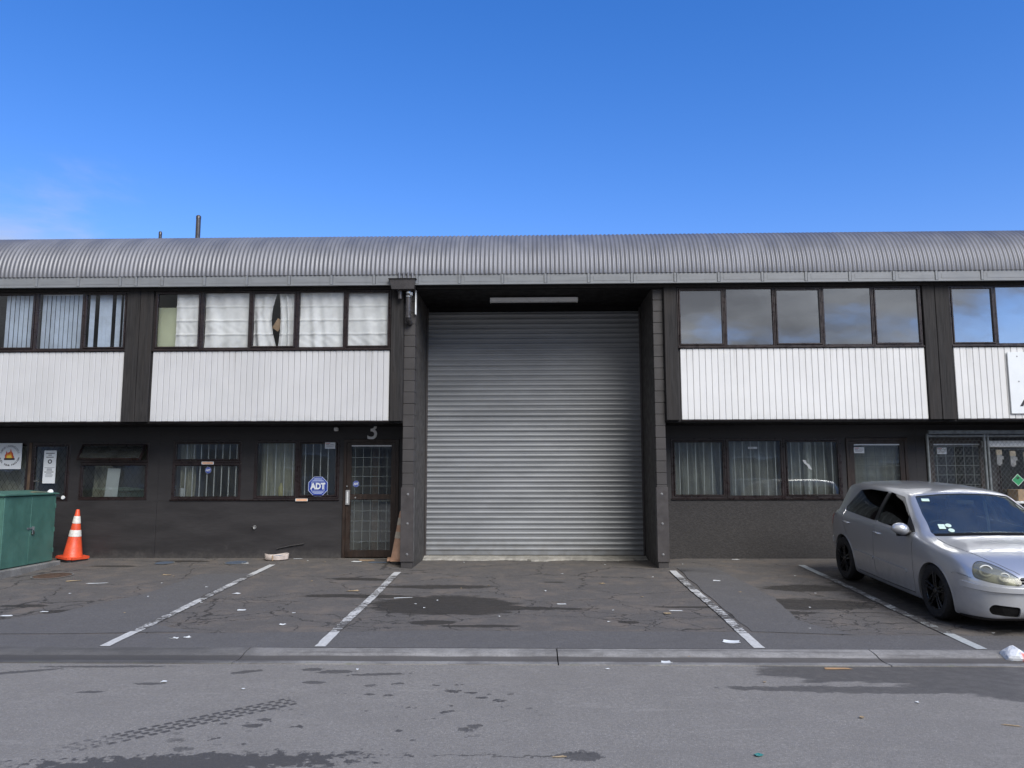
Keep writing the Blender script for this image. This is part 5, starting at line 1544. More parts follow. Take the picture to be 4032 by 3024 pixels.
S('plastic_strip', -4.20, .84, .22, .03, .05, M['print_w'], 'thin white strip against the wall right of the plastic tub', seed=33)
# plastic bag in the channel at the right
def bagmat():
    t = NT('white_printed_bag'); P = t.pos()
    n = t.noise(22, 4); b = t.noise(9, 3)
    col = t.mix(t.ramp(n, .5, .6, 0, .7), (0.72, 0.74, 0.76), (0.40, 0.46, 0.55))
    p = t.sep(P)
    red = t.math('MULTIPLY', t.ramp(p[1], -5.48, -5.50, 0, 1), t.ramp(p[0], 4.66, 4.69, 0, 1))
    col = t.mix(t.math('MULTIPLY', red, .9), col, (0.62, 0.10, 0.05))
    return t.done(t.bsdf(col, .35, 0, t.bump(b, .5, .01), .5))
M['bag'] = bagmat()
crumple('snack_bag', .135, M['bag'], (4.66, -5.40, -.205), 'crumpled white and red snack bag in the channel at the right edge', 'bag', (.9, 1.05, .75), 9)

# ---------------------------------------------------------------- building across the road (seen only as a reflection in the panes)
opp = thing('warehouse', 'pale low warehouse across the road, mirrored dimly in the ground floor panes', 'building', (0, -34, -.13))
M['oppwall'] = paint('pale_grey_cladding', (0.30, 0.30, 0.29), .7, .12, .8)
M['oppdark'] = paint('dark_shutter', (0.07, 0.075, 0.085), .5, .1, 1)
M['opproof'] = paint('dull_roof_sheet', (0.20, 0.20, 0.20), .6, .1, 1)
box('wall', -45, 45, -44, -34, -.13, 4.2, M['oppwall'], opp)
box('roof', -45.4, 45.4, -44.4, -33.5, 4.2, 4.55, M['opproof'], opp)
for k in range(-4, 5):
    x = k * 9.5
    d_ = box('roller_door', x - 1.9, x + 1.9, -33.99, -33.93, -.13, 3.3, M['oppdark'], opp)
    w_ = box('window', x + 3.0, x + 5.8, -33.99, -33.94, 1.0, 2.3, M['oppdark'], opp)
    box('window_frame', x + 2.9, x + 5.9, -33.995, -33.96, .9, .999, M['print_w'], w_); box('window_frame', x + 2.9, x + 5.9, -33.995, -33.96, 2.301, 2.4, M['print_w'], w_)

# ---------------------------------------------------------------- silver hatchback
def carpaint():
    t = NT('silver_car_paint')
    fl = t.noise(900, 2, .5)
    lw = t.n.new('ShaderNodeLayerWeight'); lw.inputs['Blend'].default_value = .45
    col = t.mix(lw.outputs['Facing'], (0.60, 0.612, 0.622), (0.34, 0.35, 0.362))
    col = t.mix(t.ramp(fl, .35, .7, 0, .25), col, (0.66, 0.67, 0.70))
    p = t.sep(t.pos())
    dust = t.math('MULTIPLY', t.ramp(p[2], .15, .75, 1, 0), t.ramp(t.noise(6, 5), .3, .7, .1, .6))
    col = t.mix(t.math('MULTIPLY', dust, .35), col, (0.20, 0.19, 0.175))
    return t.done(t.bsdf(col, t.ramp(dust, 0, .6, .30, .5), .58, None, .5, coat=.85, coat_rough=.04))
M['car'] = carpaint()
M['cartrim'] = paint('black_car_trim', (0.012, 0.012, 0.013), .45, .2, 10)
M['blacktrim'] = paint('matt_black_plastic', (0.004, 0.004, 0.004), .8, .2, 10, spec=.2)
M['carin'] = paint('dark_car_interior', (0.022, 0.022, 0.024), .85, .2, 10)
M['carseat'] = paint('grey_car_seat', (0.050, 0.050, 0.054), .9, .2, 10)
M['tyre'] = paint('tyre_rubber', (0.008, 0.008, 0.0085), .75, .25, 20)
M['wheel'] = paint('black_alloy', (0.007, 0.007, 0.0075), .3, .2, 10)
M['disc'] = paint('brake_disc', (0.10, 0.095, 0.09), .4, .2, 10, metal=.8)
M['lampbox'] = paint('hazed_headlamp', (0.40, 0.40, 0.34), .35, .12, 12)
M['lampdark'] = paint('headlamp_dark_lens', (0.06, 0.065, 0.065), .12, .1, 10)
M['lens'] = glass('hazy_lens', -.02, (.90, .90, .83), dirt=.22, rough=.22)
M['tail'] = paint('red_tail_lens', (0.22, 0.012, 0.012), .15, .1, 10)
M['pale_sticker'] = paint('pale_green_sticker', (0.55, 0.70, 0.62), .5, .1, 20)

# half sections from the nose to the tail: x, then (y, z) for rows bottom centre .. top centre
def sec(x, zb, yb, y2, z2, y3, z3, y4, z4, y5, z5, y6, z6, *top):
    return x, [(0, zb), (yb, zb), (y2, z2), (y3, z3), (y4, z4), (y5, z5), (y6, z6)] + list(top)
SECS = [
    sec(2.185, .40, .18, .22, .41, .25, .44, .27, .48, .26, .52, .24, .545, (.22, .555), (.20, .56), (.17, .563), (.13, .565), (.07, .566), (0, .567)),
    sec(2.170, .33, .36, .41, .34, .44, .40, .46, .48, .455, .55, .43, .60, (.40, .615), (.36, .625), (.30, .632), (.22, .636), (.12, .639), (0, .64)),
    sec(2.130, .27, .51, .56, .28, .595, .36, .61, .48, .605, .575, .575, .635, (.54, .655), (.49, .668), (.42, .677), (.32, .684), (.17, .690), (0, .693)),
    sec(2.060, .23, .61, .66, .24, .70, .34, .715, .48, .712, .60, .68, .675, (.64, .70), (.58, .717), (.50, .729), (.38, .738), (.20, .745), (0, .748)),
    sec(1.960, .21, .67, .725, .22, .765, .33, .782, .48, .780, .63, .745, .715, (.70, .745), (.63, .766), (.54, .781), (.41, .793), (.22, .802), (0, .806)),
    sec(1.820, .20, .71, .775, .21, .815, .33, .833, .50, .830, .67, .795, .762, (.75, .796), (.67, .820), (.57, .836), (.43, .849), (.23, .859), (0, .863)),
    sec(1.600, .19, .72, .815, .21, .848, .35, .866, .54, .862, .715, .828, .812, (.785, .850), (.70, .874), (.59, .890), (.44, .904), (.24, .915), (0, .920)),
    sec(1.300, .185, .72, .825, .21, .860, .37, .879, .58, .876, .76, .846, .855, (.805, .892), (.72, .914), (.60, .929), (.45, .943), (.24, .953), (0, .958)),
    sec(1.160, .18, .72, .822, .21, .860, .38, .880, .60, .878, .79, .850, .880, (.812, .915), (.735, .937), (.62, .953), (.46, .967), (.25, .978), (0, .984)),
    sec(1.030, .18, .72, .820, .21, .860, .38, .880, .62, .878, .81, .852, .900, (.818, .938), (.765, .966), (.66, .988), (.50, 1.010), (.27, 1.028), (0, 1.036)),
    sec(.870, .18, .72, .820, .21, .860, .38, .880, .63, .879, .82, .855, .928, (.825, .966), (.790, 1.010), (.745, 1.058), (.66, 1.100), (.36, 1.136), (0, 1.150)),
    sec(.680, .18, .72, .820, .21, .860, .38, .880, .64, .879, .83, .858, .940, (.829, .977), (.788, 1.065), (.735, 1.155), (.655, 1.207), (.36, 1.246), (0, 1.261)),
    sec(.470, .18, .72, .820, .21, .860, .38, .880, .65, .879, .84, .859, .950, (.830, .987), (.775, 1.130), (.700, 1.272), (.628, 1.322), (.35, 1.360), (0, 1.374)),
    sec(.300, .18, .72, .820, .21, .860, .38, .880, .65, .879, .84, .859, .957, (.830, .994), (.763, 1.170), (.672, 1.345), (.600, 1.410), (.34, 1.450), (0, 1.463)),
    sec(-.100, .18, .72, .820, .21, .860, .38, .880, .65, .879, .85, .859, .967, (.830, 1.004), (.757, 1.190), (.660, 1.375), (.587, 1.450), (.33, 1.490), (0, 1.503)),
    sec(-.550, .18, .72, .820, .21, .860, .38, .880, .66, .878, .86, .858, .980, (.828, 1.016), (.752, 1.197), (.652, 1.378), (.580, 1.462), (.33, 1.503), (0, 1.516)),
    sec(-1.000, .18, .72, .818, .21, .858, .38, .878, .67, .876, .87, .853, .992, (.820, 1.028), (.742, 1.195), (.642, 1.385), (.572, 1.455), (.32, 1.497), (0, 1.510)),
    sec(-1.400, .19, .71, .808, .22, .850, .40, .870, .68, .866, .89, .838, 1.004, (.800, 1.038), (.719, 1.186), (.622, 1.372), (.556, 1.440), (.31, 1.480), (0, 1.493)),
    sec(-1.640, .22, .69, .785, .25, .828, .42, .848, .69, .842, .90, .808, 1.006, (.764, 1.036), (.684, 1.170), (.598, 1.350), (.538, 1.418), (.30, 1.458), (0, 1.470)),
    sec(-1.730, .24, .67, .768, .27, .812, .43, .832, .69, .825, .90, .788, 1.000, (.742, 1.028), (.668, 1.165), (.585, 1.330), (.528, 1.396), (.30, 1.436), (0, 1.448)),
    sec(-1.800, .25, .655, .750, .28, .795, .44, .815, .69, .807, .89, .768, .985, (.722, 1.010), (.650, 1.105), (.570, 1.215), (.512, 1.262), (.29, 1.296), (0, 1.308)),
    sec(-1.900, .27, .62, .712, .30, .758, .45, .778, .68, .768, .87, .728, .950, (.683, .972), (.620, 1.018), (.548, 1.063), (.492, 1.085), (.28, 1.105), (0, 1.113)),
    sec(-1.970, .30, .57, .660, .33, .708, .46, .728, .66, .716, .83, .675, .895, (.634, .916), (.580, .938), (.515, .955), (.460, .966), (.26, .978), (0, .983)),
    sec(-2.020, .34, .48, .565, .37, .612, .47, .632, .63, .620, .76, .580, .805, (.545, .820), (.50, .830), (.445, .838), (.395, .843), (.22, .849), (0, .852)),
    sec(-2.045, .42, .30, .38, .44, .42, .50, .435, .58, .425, .65, .40, .68, (.37, .688), (.34, .693), (.30, .697), (.26, .70), (.15, .703), (0, .705)),
]
def pchip(xs, ys, x):
    """monotone cubic through xs (ascending)"""
    n = len(xs)
    i = 0
    while i < n - 2 and x > xs[i + 1]: i += 1
    def slope(k):
        if k == 0: return (ys[1] - ys[0]) / (xs[1] - xs[0])
        if k == n - 1: return (ys[-1] - ys[-2]) / (xs[-1] - xs[-2])
        a = (ys[k] - ys[k - 1]) / (xs[k] - xs[k - 1]); b = (ys[k + 1] - ys[k]) / (xs[k + 1] - xs[k])
        if a * b <= 0: return 0.0
        return 2 * a * b / (a + b)
    h = xs[i + 1] - xs[i]; t = (x - xs[i]) / h
    m0, m1 = slope(i) * h, slope(i + 1) * h
    return (2 * t ** 3 - 3 * t * t + 1) * ys[i] + (t ** 3 - 2 * t * t + t) * m0 + (-2 * t ** 3 + 3 * t * t) * ys[i + 1] + (t ** 3 - t * t) * m1
_xs = [s[0] for s in SECS][::-1]
_rows = [([s[1][k][0] for s in SECS][::-1], [s[1][k][1] for s in SECS][::-1]) for k in range(13)]
# denser sampling between the rows, rounded inside each half section
SUB = [2, 2, 3, 3, 3, 3, 3, 5, 5, 3, 3, 2]
def half_section(x):
    pts = [Vector((pchip(_xs, r[0], x), pchip(_xs, r[1], x))) for r in _rows]
    out = []
    for k in range(12):
        p0 = pts[k - 1] if k else Vector((-pts[1].x, pts[1].y)); p1, p2 = pts[k], pts[k + 1]; p3 = pts[k + 2] if k < 11 else Vector((-pts[11].x, pts[11].y))
        for i in range(SUB[k]):
            t = i / SUB[k]
            if k == 0: q = p1.lerp(p2, t)
            else:
                m1 = (p2 - p0) * .42; m2 = (p3 - p1) * .42
                d = (p2 - p1).length
                m1 = m1 * min(1, d / max(1e-6, m1.length)); m2 = m2 * min(1, d / max(1e-6, m2.length))
                q = (2 * t ** 3 - 3 * t * t + 1) * p1 + (t ** 3 - 2 * t * t + t) * m1 + (-2 * t ** 3 + 3 * t * t) * p2 + (t ** 3 - t * t) * m2
            out.append(q)
    out.append(pts[12])
    return out
def body_mesh(inset=0.0):
    st = []
    xs = _xs
    for a, b in zip(xs, xs[1:]):
        n = max(1, int(round((b - a) / .055)))
        if b > 2.1 or a < -1.95: n = max(n, 2)
        st += [a + (b - a) * i / n for i in range(n)]
    st.append(xs[-1])
    v, f = [], []
    H = [half_section(x) for x in st]; m = len(H[0]); ring_n = 2 * m - 2
    for x, h in zip(st, H):
        for p in h: v.append(Vector((x, -p.x, p.y)))
        for p in h[-2:0:-1]: v.append(Vector((x, p.x, p.y)))
    for i in range(len(st) - 1):
        for k in range(ring_n):
            a, b = i * ring_n + k, i * ring_n + (k + 1) % ring_n
            f.append((a, b, b + ring_n, a + ring_n))
    f.append(tuple(range(ring_n))[::-1]); f.append(tuple(range((len(st) - 1) * ring_n, len(st) * ring_n)))
    bm = bmesh.new()
    bv = [bm.verts.new(p) for p in v]
    for q in f: bm.faces.new([bv[i] for i in q])
    bmesh.ops.recalc_face_normals(bm, faces=bm.faces)
    # two light smoothing passes take the ripple out of the loft
    for _ in range(2):
        bmesh.ops.smooth_vert(bm, verts=bm.verts, factor=.35, use_axis_x=False, use_axis_y=True, use_axis_z=True)
    if inset:
        bm.normal_update()
        off = [vv.normal.copy() for vv in bm.verts]
        for vv, nn in zip(bm.verts, off): vv.co -= nn * inset
    return from_bm('body', bm)
def tmp(me):
    o = bpy.data.objects.new('tmp', me); COL.objects.link(o); return o
def boolean(me, ops):
    """chain of exact booleans; ops = [(mode, mesh)]"""
    o = tmp(me); cut = []
    for mode, m2 in ops:
        c = tmp(m2); cut.append(c)
        md = o.modifiers.new('b', 'BOOLEAN'); md.operation = mode; md.object = c; md.solver = 'EXACT'
    bpy.context.view_layer.update()
    res = bpy.data.meshes.new_from_object(o.evaluated_get(bpy.context.evaluated_depsgraph_get()))
    for c in cut + [o]: bpy.data.objects.remove(c)
    res.materials.clear()
    return res
def prism(pts3, direction):
    """closed prism: polygon of 3-D points swept along a direction"""
    d = Vector(direction); bm = bmesh.new()
    a = [bm.verts.new(Vector(p)) for p in pts3]; b = [bm.verts.new(Vector(p) + d) for p in pts3]
    bm.faces.new(a); bm.faces.new(b[::-1])
    for i in range(len(a)): bm.faces.new((a[i], b[i], b[(i + 1) % len(a)], a[(i + 1) % len(a)]))
    return from_bm('prism', bm)
def side_prism(pts, s, y0=.40, y1=1.2):
    return prism([(x, s * y0, z) for x, z in pts], (0, s * (y1 - y0), 0))
def round_poly(pts, r=.03, n=4):
    out = []
    for i, p in enumerate(pts):
        p = Vector(p); a = Vector(pts[i - 1]); b = Vector(pts[(i + 1) % len(pts)])
        ra = min(r, (a - p).length * .45, (b - p).length * .45)
        p1 = p + (a - p).normalized() * ra; p2 = p + (b - p).normalized() * ra
        for k in range(n + 1):
            t = k / n
            out.append(tuple(p1 * (1 - t) ** 2 + p * 2 * t * (1 - t) + p2 * t * t))
    return out
def grow(pts, d):
    """offset a polygon outwards"""
    n = len(pts); area = sum(pts[i][0] * pts[(i + 1) % n][1] - pts[(i + 1) % n][0] * pts[i][1] for i in range(n))
    s = 1 if area > 0 else -1; out = []
    for i in range(n):
        a, p, b = Vector(pts[i - 1]), Vector(pts[i]), Vector(pts[(i + 1) % n])
        e = ((p - a).normalized() + (b - p).normalized())
        e = e.normalized() if e.length > 1e-6 else (p - a).normalized()
        out.append((p.x + s * e.y * d, p.y - s * e.x * d))
    return out
def thick_line(pts, w):
    """closed outline of a polyline with width w in a plane"""
    L, Rr = [], []
    for i, p in enumerate(pts):
        a = Vector(pts[max(0, i - 1)]); b = Vector(pts[min(len(pts) - 1, i + 1)]); d = (b - a).normalized()
        n = Vector((-d.y, d.x)) * w / 2; p = Vector(p)
        L.append(tuple(p + n)); Rr.append(tuple(p - n))
    return L + Rr[::-1]
def arc_pts(cx, cz, r, a0, a1, n=16):
    return [(cx + r * math.cos(R(a0 + (a1 - a0) * i / n)), cz + r * math.sin(R(a0 + (a1 - a0) * i / n))) for i in range(n + 1)]

def build_car():
    root = thing('parked_car', 'silver five-door hatchback with black wheels parked nose out at the right', 'car', (0, 0, 0))
    AX, WR = 1.289, .318
    O = body_mesh(0)
    FW = round_poly([(.775, .998), (.42, 1.250), (.245, 1.362), (-.17, 1.395), (-.215, 1.02), (.66, .988)], .025, 3)
    RW = round_poly([(-.285, 1.022), (-.245, 1.392), (-.80, 1.390), (-1.10, 1.358), (-1.36, 1.080), (-1.33, 1.062)], .025, 3)
    WS = [(-.665, .905), (-.60, .985), (-.555, 1.06), (-.545, 1.38)]          # unused guide
    ops = []
    # wheel arches
    for ax in (AX, -AX):
        r = .368
        cyl = [(ax + r * math.cos(2 * math.pi * k / 48), .335 + r * math.sin(2 * math.pi * k / 48)) for k in range(48)]
        for s in (-1, 1):
            ops.append(('DIFFERENCE', side_prism(cyl, s, .58, 1.1)))
    # cabin hollow
    cab = body_mesh(.045)
    clip = prism([(-1.86, -2, .42), (1.1, -2, .42), (1.1, -2, 2.0), (-1.86, -2, 2.0)], (0, 4, 0))
    cab = boolean(cab, [('INTERSECT', clip)])
    # remove everything in front of the dashboard below the windscreen
    cab = boolean(cab, [('DIFFERENCE', prism([(.70, -2, .3), (1.4, -2, .3), (1.4, -2, .975), (.90, -2, .975), (.70, -2, .92)], (0, 4, 0)))])
    ops.append(('DIFFERENCE', cab))
    for s in (-1, 1):
        ops.append(('DIFFERENCE', side_prism(grow(FW, .012), s)))
        ops.append(('DIFFERENCE', side_prism(grow(RW, .012), s)))
    # windscreen and rear window openings, cut from the front and from behind (outline in y, z)
    WSF = round_poly([(-.715, .992), (-.565, 1.0), (-.3, 1.014), (0, 1.018), (.3, 1.014), (.565, 1.0), (.715, .992), (.665, 1.20), (.585, 1.392), (.3, 1.420), (0, 1.428), (-.3, 1.420), (-.585, 1.392), (-.665, 1.20)], .02, 2)
    ops.append(('DIFFERENCE', prism([(.05, y, z) for y, z in WSF], (1.2, 0, 0))))
    RWN = round_poly([(-.56, 1.03), (.56, 1.03), (.47, 1.315), (-.47, 1.315)], .05, 3)
    ops.append(('DIFFERENCE', prism([(-1.70, y, z) for y, z in RWN], (-.6, 0, 0))))
    # head lamps: outline seen from the front quarter, swept along that direction
    HL = [(-.105, .705), (-.098, .772), (-.07, .800), (-.03, .806), (.05, .792), (.15, .757), (.245, .712), (.305, .675), (.335, .640), (.335, .618), (.31, .604), (.20, .608), (.06, .625), (-.06, .648), (-.09, .66)]
    HL = round_poly(HL, .03, 3)
    hl3, hl_dirs = {}, {}
    for s in (-1, 1):
        d = Vector((math.cos(R(30)), s * math.sin(R(30)), 0)); sd = Vector((-d.y * s, d.x * s, 0)) * (-1)     # sd points towards the car centre line
        c0 = Vector((1.95, s * .665, 0))
        hl3[s] = lambda pts, back, c0=c0, d=d, sd=sd: [c0 + sd * p[0] + Vector((0, 0, p[1])) - d * back for p in pts]
        hl_dirs[s] = d
        ops.append(('DIFFERENCE', prism(hl3[s](grow(HL, .006), .25), d * .9)))
    # lower grille and fog lamp pockets, upper grille
    FOG = round_poly([(-.675, .290), (-.43, .272), (-.43, .380), (-.665, .398), (-.70, .345)], .025, 3)
    for s in (-1, 1):
        ops.append(('DIFFERENCE', prism([(1.99, y * -s, z) for y, z in FOG], (.5, 0, 0))))
    LG = round_poly([(-.33, .285), (.33, .285), (.33, .40), (-.33, .40)], .02, 2)
    ops.append(('DIFFERENCE', prism([(2.05, y, z) for y, z in LG], (.4, 0, 0))))
    UG = round_poly([(-.42, .615), (.42, .615), (.40, .680), (0, .695), (-.40, .680)], .015, 2)
    ops.append(('DIFFERENCE', prism([(1.98, y, z) for y, z in UG], (.4, 0, 0))))
    # shut lines: shallow grooves along the doors, bonnet and bumper
    lines = [
        [(.80, .975), (.81, .90), (.825, .70), (.825, .50), (.815, .30), (.80, .265)],
        [(-.235, 1.01), (-.245, .80), (-.250, .55), (-.245, .265)],
        [(-1.335, 1.06), (-1.275, .96), (-1.215, .84), (-1.115, .68), (-.985, .50), (-.885, .36), (-.84, .265)],
        [(.80, .265), (.2, .255), (-.84, .265)],
        [(1.66, .655), (1.74, .668), (1.85, .660), (1.93, .645)],
    ]
    for s in (-1, 1):
        for L in lines:
            P = thick_line(L, .011)
            ops.append(('DIFFERENCE', side_prism(P, s, .70 if L is not lines[4] else .74, 1.2)))
    hood = [(1.10, .715), (1.35, .70), (1.62, .655), (1.85, .575), (2.02, .46), (2.10, .38)]
    for s in (-1, 1):
        P = thick_line([(x, s * y) for x, y in hood], .010)
        ops.append(('DIFFERENCE', prism([(x, y, .70) for x, y in P], (0, 0, .5))))
    shell = prism([(-3, -2, -1), (3, -2, -1), (3, -2, 3), (-3, -2, 3)], (0, 4, 0))
    groove_keep = body_mesh(.012)
    # grooves only bite into the outer 12 mm: do the other cuts first, then add the inner filler back
    main = [o_ for o_ in ops[:len(ops) - 12]]; gro = ops[len(ops) - 12:]
    body = boolean(O, main)
    ring_cut = []
    for mode, m in gro:
        m2 = boolean(m, [('DIFFERENCE', groove_keep.copy())])
        ring_cut.append(('DIFFERENCE', m2))
    body = boolean(body, ring_cut)
    for mode, m in gro:
        dk = boolean(body_mesh(.009), [('INTERSECT', m), ('DIFFERENCE', body_mesh(.0125))])
        dk.materials.append(M['cartrim']); link('shut_line', dk, root)
    by_angle(body, 28)
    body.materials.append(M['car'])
    link('body', body, root)
    # glass: thin skins of the same surface
    def skin(prm, a, b, name, mat, parent=root):
        me = boolean(body_mesh(a), [('INTERSECT', prm), ('DIFFERENCE', body_mesh(b))])
        by_angle(me, 30); me.materials.append(mat)
        return link(name, me, parent)
    for s in (-1, 1):
        skin(side_prism(grow(FW, .010), s, .5), .006, .010, 'door_window', M['glass_car'])
        skin(side_prism(grow(RW, .010), s, .5), .006, .010, 'door_window', M['glass_car'])
        # dark surround of the side glazing, set just behind the paint
        for W_, nm in ((FW, 'window_seal'), (RW, 'window_seal')):
            me = boolean(body_mesh(.004), [('INTERSECT', side_prism(grow(W_, .0115), s, .5)), ('DIFFERENCE', side_prism(grow(W_, -.012), s, .3, 1.4)), ('DIFFERENCE', body_mesh(.02))])
            by_angle(me, 30); me.materials.append(M['cartrim']); link(nm, me, root)
        pil = round_poly([(-.165, 1.387), (-.250, 1.387), (-.292, 1.022), (-.208, 1.020)], .006, 2)
        me = boolean(body_mesh(-.0015), [('INTERSECT', side_prism(pil, s, .5)), ('DIFFERENCE', body_mesh(.003))])
        by_angle(me, 30); me.materials.append(M['cartrim']); link('pillar_trim', me, root)
        me = boolean(body_mesh(-.002), [('INTERSECT', side_prism(round_poly([(.80, .99), (.54, 1.175), (.60, .99)], .01, 2), s, .5)), ('DIFFERENCE', body_mesh(.003))])
        by_angle(me, 30); me.materials.append(M['cartrim']); link('mirror_triangle', me, root)
    ws_p = prism([(.05, y, z) for y, z in WSF], (1.2, 0, 0))
    skin(ws_p, .005, .010, 'windscreen', M['glass_screen'])
    inner = [(y * .955, 1.205 + (z - 1.205) * .93) for y, z in WSF]
    me = boolean(body_mesh(.011), [('INTERSECT', ws_p), ('DIFFERENCE', prism([(.0, y, z) for y, z in inner], (1.4, 0, 0))), ('DIFFERENCE', body_mesh(.015))])
    by_angle(me, 30); me.materials.append(M['cartrim']); link('windscreen_border', me, root)
    me = boolean(body_mesh(-.003), [('INTERSECT', prism([(.7, y, z + dz_) for y, z, dz_ in [(-.70, .992, .004), (-.3, 1.014, .002), (0, 1.018, .002), (.3, 1.014, .002), (.70, .992, .004), (.70, .992, -.016), (.3, 1.014, -.022), (0, 1.018, -.022), (-.3, 1.014, -.022), (-.70, .992, -.016)]], (1.2, 0, 0))), ('DIFFERENCE', body_mesh(.004))])
    me.materials.append(M['blacktrim']); by_angle(me, 30); link('scuttle', me, root)
    skin(prism([(-1.70, y, z) for y, z in RWN], (-.6, 0, 0)), .005, .010, 'rear_window', M['glass_car'])
    # head lamps
    for s in (-1, 1):
        hl = skin(prism(hl3[s](HL, .25), hl_dirs[s] * .9), .002, .006, 'headlight', M['lens'])
        me = boolean(body_mesh(.060), [('INTERSECT', prism(hl3[s](grow(HL, .004), .25), hl_dirs[s] * .9)), ('DIFFERENCE', body_mesh(.09))])
        by_angle(me, 30); me.materials.append(M['lampbox']); link('lamp_housing', me, hl)
        d = hl_dirs[s]
        for (u, z, r) in ((.02, .722, .068), (.185, .672, .052)):
            p = hl3[s]([(u, z)], -.2)[0]
            # find the skin along -d
            bvh_hit = None
            from mathutils.bvhtree import BVHTree
            bm = bmesh.new(); bm.from_mesh(body_mesh(.036)); bv = BVHTree.FromBMesh(bm); bm.free()
            hit = bv.ray_cast(p + d * .6, -d)
            q = hit[0] if hit[0] else p
            rn = (d * .45 + (hit[1] if hit[1].dot(d) > 0 else -hit[1]) * .55).normalized() if hit[0] else d
            rotq = rn.to_track_quat('Z', 'Y')
            bm = bmesh.new()
            seg = 28
            prof = [(r, 0), (r * .98, .014), (r * .80, .014), (r * .78, .0), (r * .56, -.01), (r * .52, .004), (r * .28, .016), (0, .020)]
            rows = [[bm.verts.new(rotq @ Vector((rr_ * math.cos(2 * math.pi * k / seg), rr_ * math.sin(2 * math.pi * k / seg), h))) for k in range(seg)] for rr_, h in prof[:-1]]
            tip = bm.verts.new(rotq @ Vector((0, 0, prof[-1][1])))
            fs = []
            for i_, (A_, B_) in enumerate(zip(rows, rows[1:])):
                for k in range(seg):
                    f_ = bm.faces.new((A_[k], A_[(k + 1) % seg], B_[(k + 1) % seg], B_[k])); f_.material_index = 1 if i_ >= 5 else (0 if i_ < 2 else 2)
            for k in range(seg):
                f_ = bm.faces.new((rows[-1][k], rows[-1][(k + 1) % seg], tip)); f_.material_index = 1
            me = from_bm('lamp_ring', bm); by_angle(me, 40)
            for m_ in ('whitemetal', 'lampdark', 'lampbox'): me.materials.append(M[m_])
            link('lamp_ring', me, hl, q + d * .012)
    # fog lamp pockets
    for s in (-1, 1):
        me = boolean(body_mesh(.016), [('INTERSECT', prism([(1.90, y * -s, z) for y, z in grow(FOG, .004)], (.5, 0, 0))), ('DIFFERENCE', body_mesh(.05))])
        me.materials.append(M['blacktrim']); pk = link('fog_pocket', me, root)
        lathe('fog_lamp', [(0, .012), (.022, .010), (.034, .0), (.043, .006), (.046, -.02)], M['lampdark'], pk, (2.035, s * .615, .338), 22, 'X').rotation_euler = (0, 0, s * R(18))
        lathe('fog_bulb', [(0, .012), (.010, .008), (.012, 0)], M['chrome'], pk, (2.05, s * .622, .338), 12, 'X')
    for nm, pts, x0 in (('lower_grille', LG, 2.02), ('upper_grille', UG, 1.95)):
        me = boolean(body_mesh(.04), [('INTERSECT', prism([(x0 - .1, y, z) for y, z in grow(pts, .006)], (.6, 0, 0))), ('DIFFERENCE', body_mesh(.07))])
        me.materials.append(M['cartrim']); gr_ = link(nm, me, root)
        z0, z1 = min(p[1] for p in pts), max(p[1] for p in pts)
        for k in range(2):
            z = z0 + (z1 - z0) * (k + 1) / 3
            me = boolean(body_mesh(.012), [('INTERSECT', prism([(1.9, -.40, z - .006), (1.9, .40, z - .006), (1.9, .40, z + .006), (1.9, -.40, z + .006)] if nm[0] == 'u' else [(1.9, -.33, z - .006), (1.9, .33, z - .006), (1.9, .33, z + .006), (1.9, -.33, z + .006)], (.5, 0, 0))), ('DIFFERENCE', body_mesh(.035))])
            me.materials.append(M['cartrim']); link('bar', me, gr_)
    # bumper rub strips, sill strips, door mouldings: raised skins of the body
    def raised(prm, a, b, name, mat, parent=root):
        me = boolean(body_mesh(-a), [('INTERSECT', prm), ('DIFFERENCE', body_mesh(b))])
        bm = bmesh.new(); bm.from_mesh(me)
        bm.to_mesh(me); bm.free()
        by_angle(me, 35); me.materials.append(mat); return link(name, me, parent)
    zz0, zz1 = .525, .572
    fb = prism([(1.83, -1.2, zz0 + .02), (1.83, -1.2, zz1 + .035), (2.3, -1.2, zz1), (2.3, -1.2, zz0)], (0, 2.4, 0))
    raised(fb, .032, .004, 'bumper_strip', M['car'])
    rb = prism([(-1.78, -1.2, .53), (-1.78, -1.2, .60), (-2.2, -1.2, .60), (-2.2, -1.2, .53)], (0, 2.4, 0))
    raised(rb, .012, .004, 'bumper_strip', M['car'])
    ub = prism([(1.83, -1.2, zz0 + .010), (1.83, -1.2, zz0 + .0195), (2.3, -1.2, zz0 - .001), (2.3, -1.2, zz0 - .010)], (0, 2.4, 0))
    raised(ub, .001, .004, 'strip_painted_shade', M['blacktrim'])  # black skin that paints the shade under the rub strip
    lip = prism([(1.70, -1.2, .10), (1.70, -1.2, .225), (2.3, -1.2, .262), (2.3, -1.2, .1)], (0, 2.4, 0))
    raised(lip, .006, .03, 'front_lip', M['cartrim'])
    for s in (-1, 1):
        raised(side_prism(round_poly([(.655, .475), (.655, .515), (-.21, .530), (-.225, .49)], .012, 3), s, .6), .016, .004, 'door_moulding', M['car'])
        raised(side_prism(round_poly([(-.275, .492), (-.275, .532), (-.93, .545), (-.90, .505)], .012, 3), s, .6), .016, .004, 'door_moulding', M['car'])
        raised(side_prism([(.88, .175), (.88, .225), (-.88, .235), (-.88, .175)], s, .55), .004, .02, 'sill', M['car'])
        # arch lips
        for ax in (AX, -AX):
            P = arc_pts(ax, .335, .378, -18, 198, 26) + arc_pts(ax, .335, .366, 198, -18, 26)
            raised(side_prism(P, s, .6), .005, .02, 'wheel_arch_lip', M['car'])
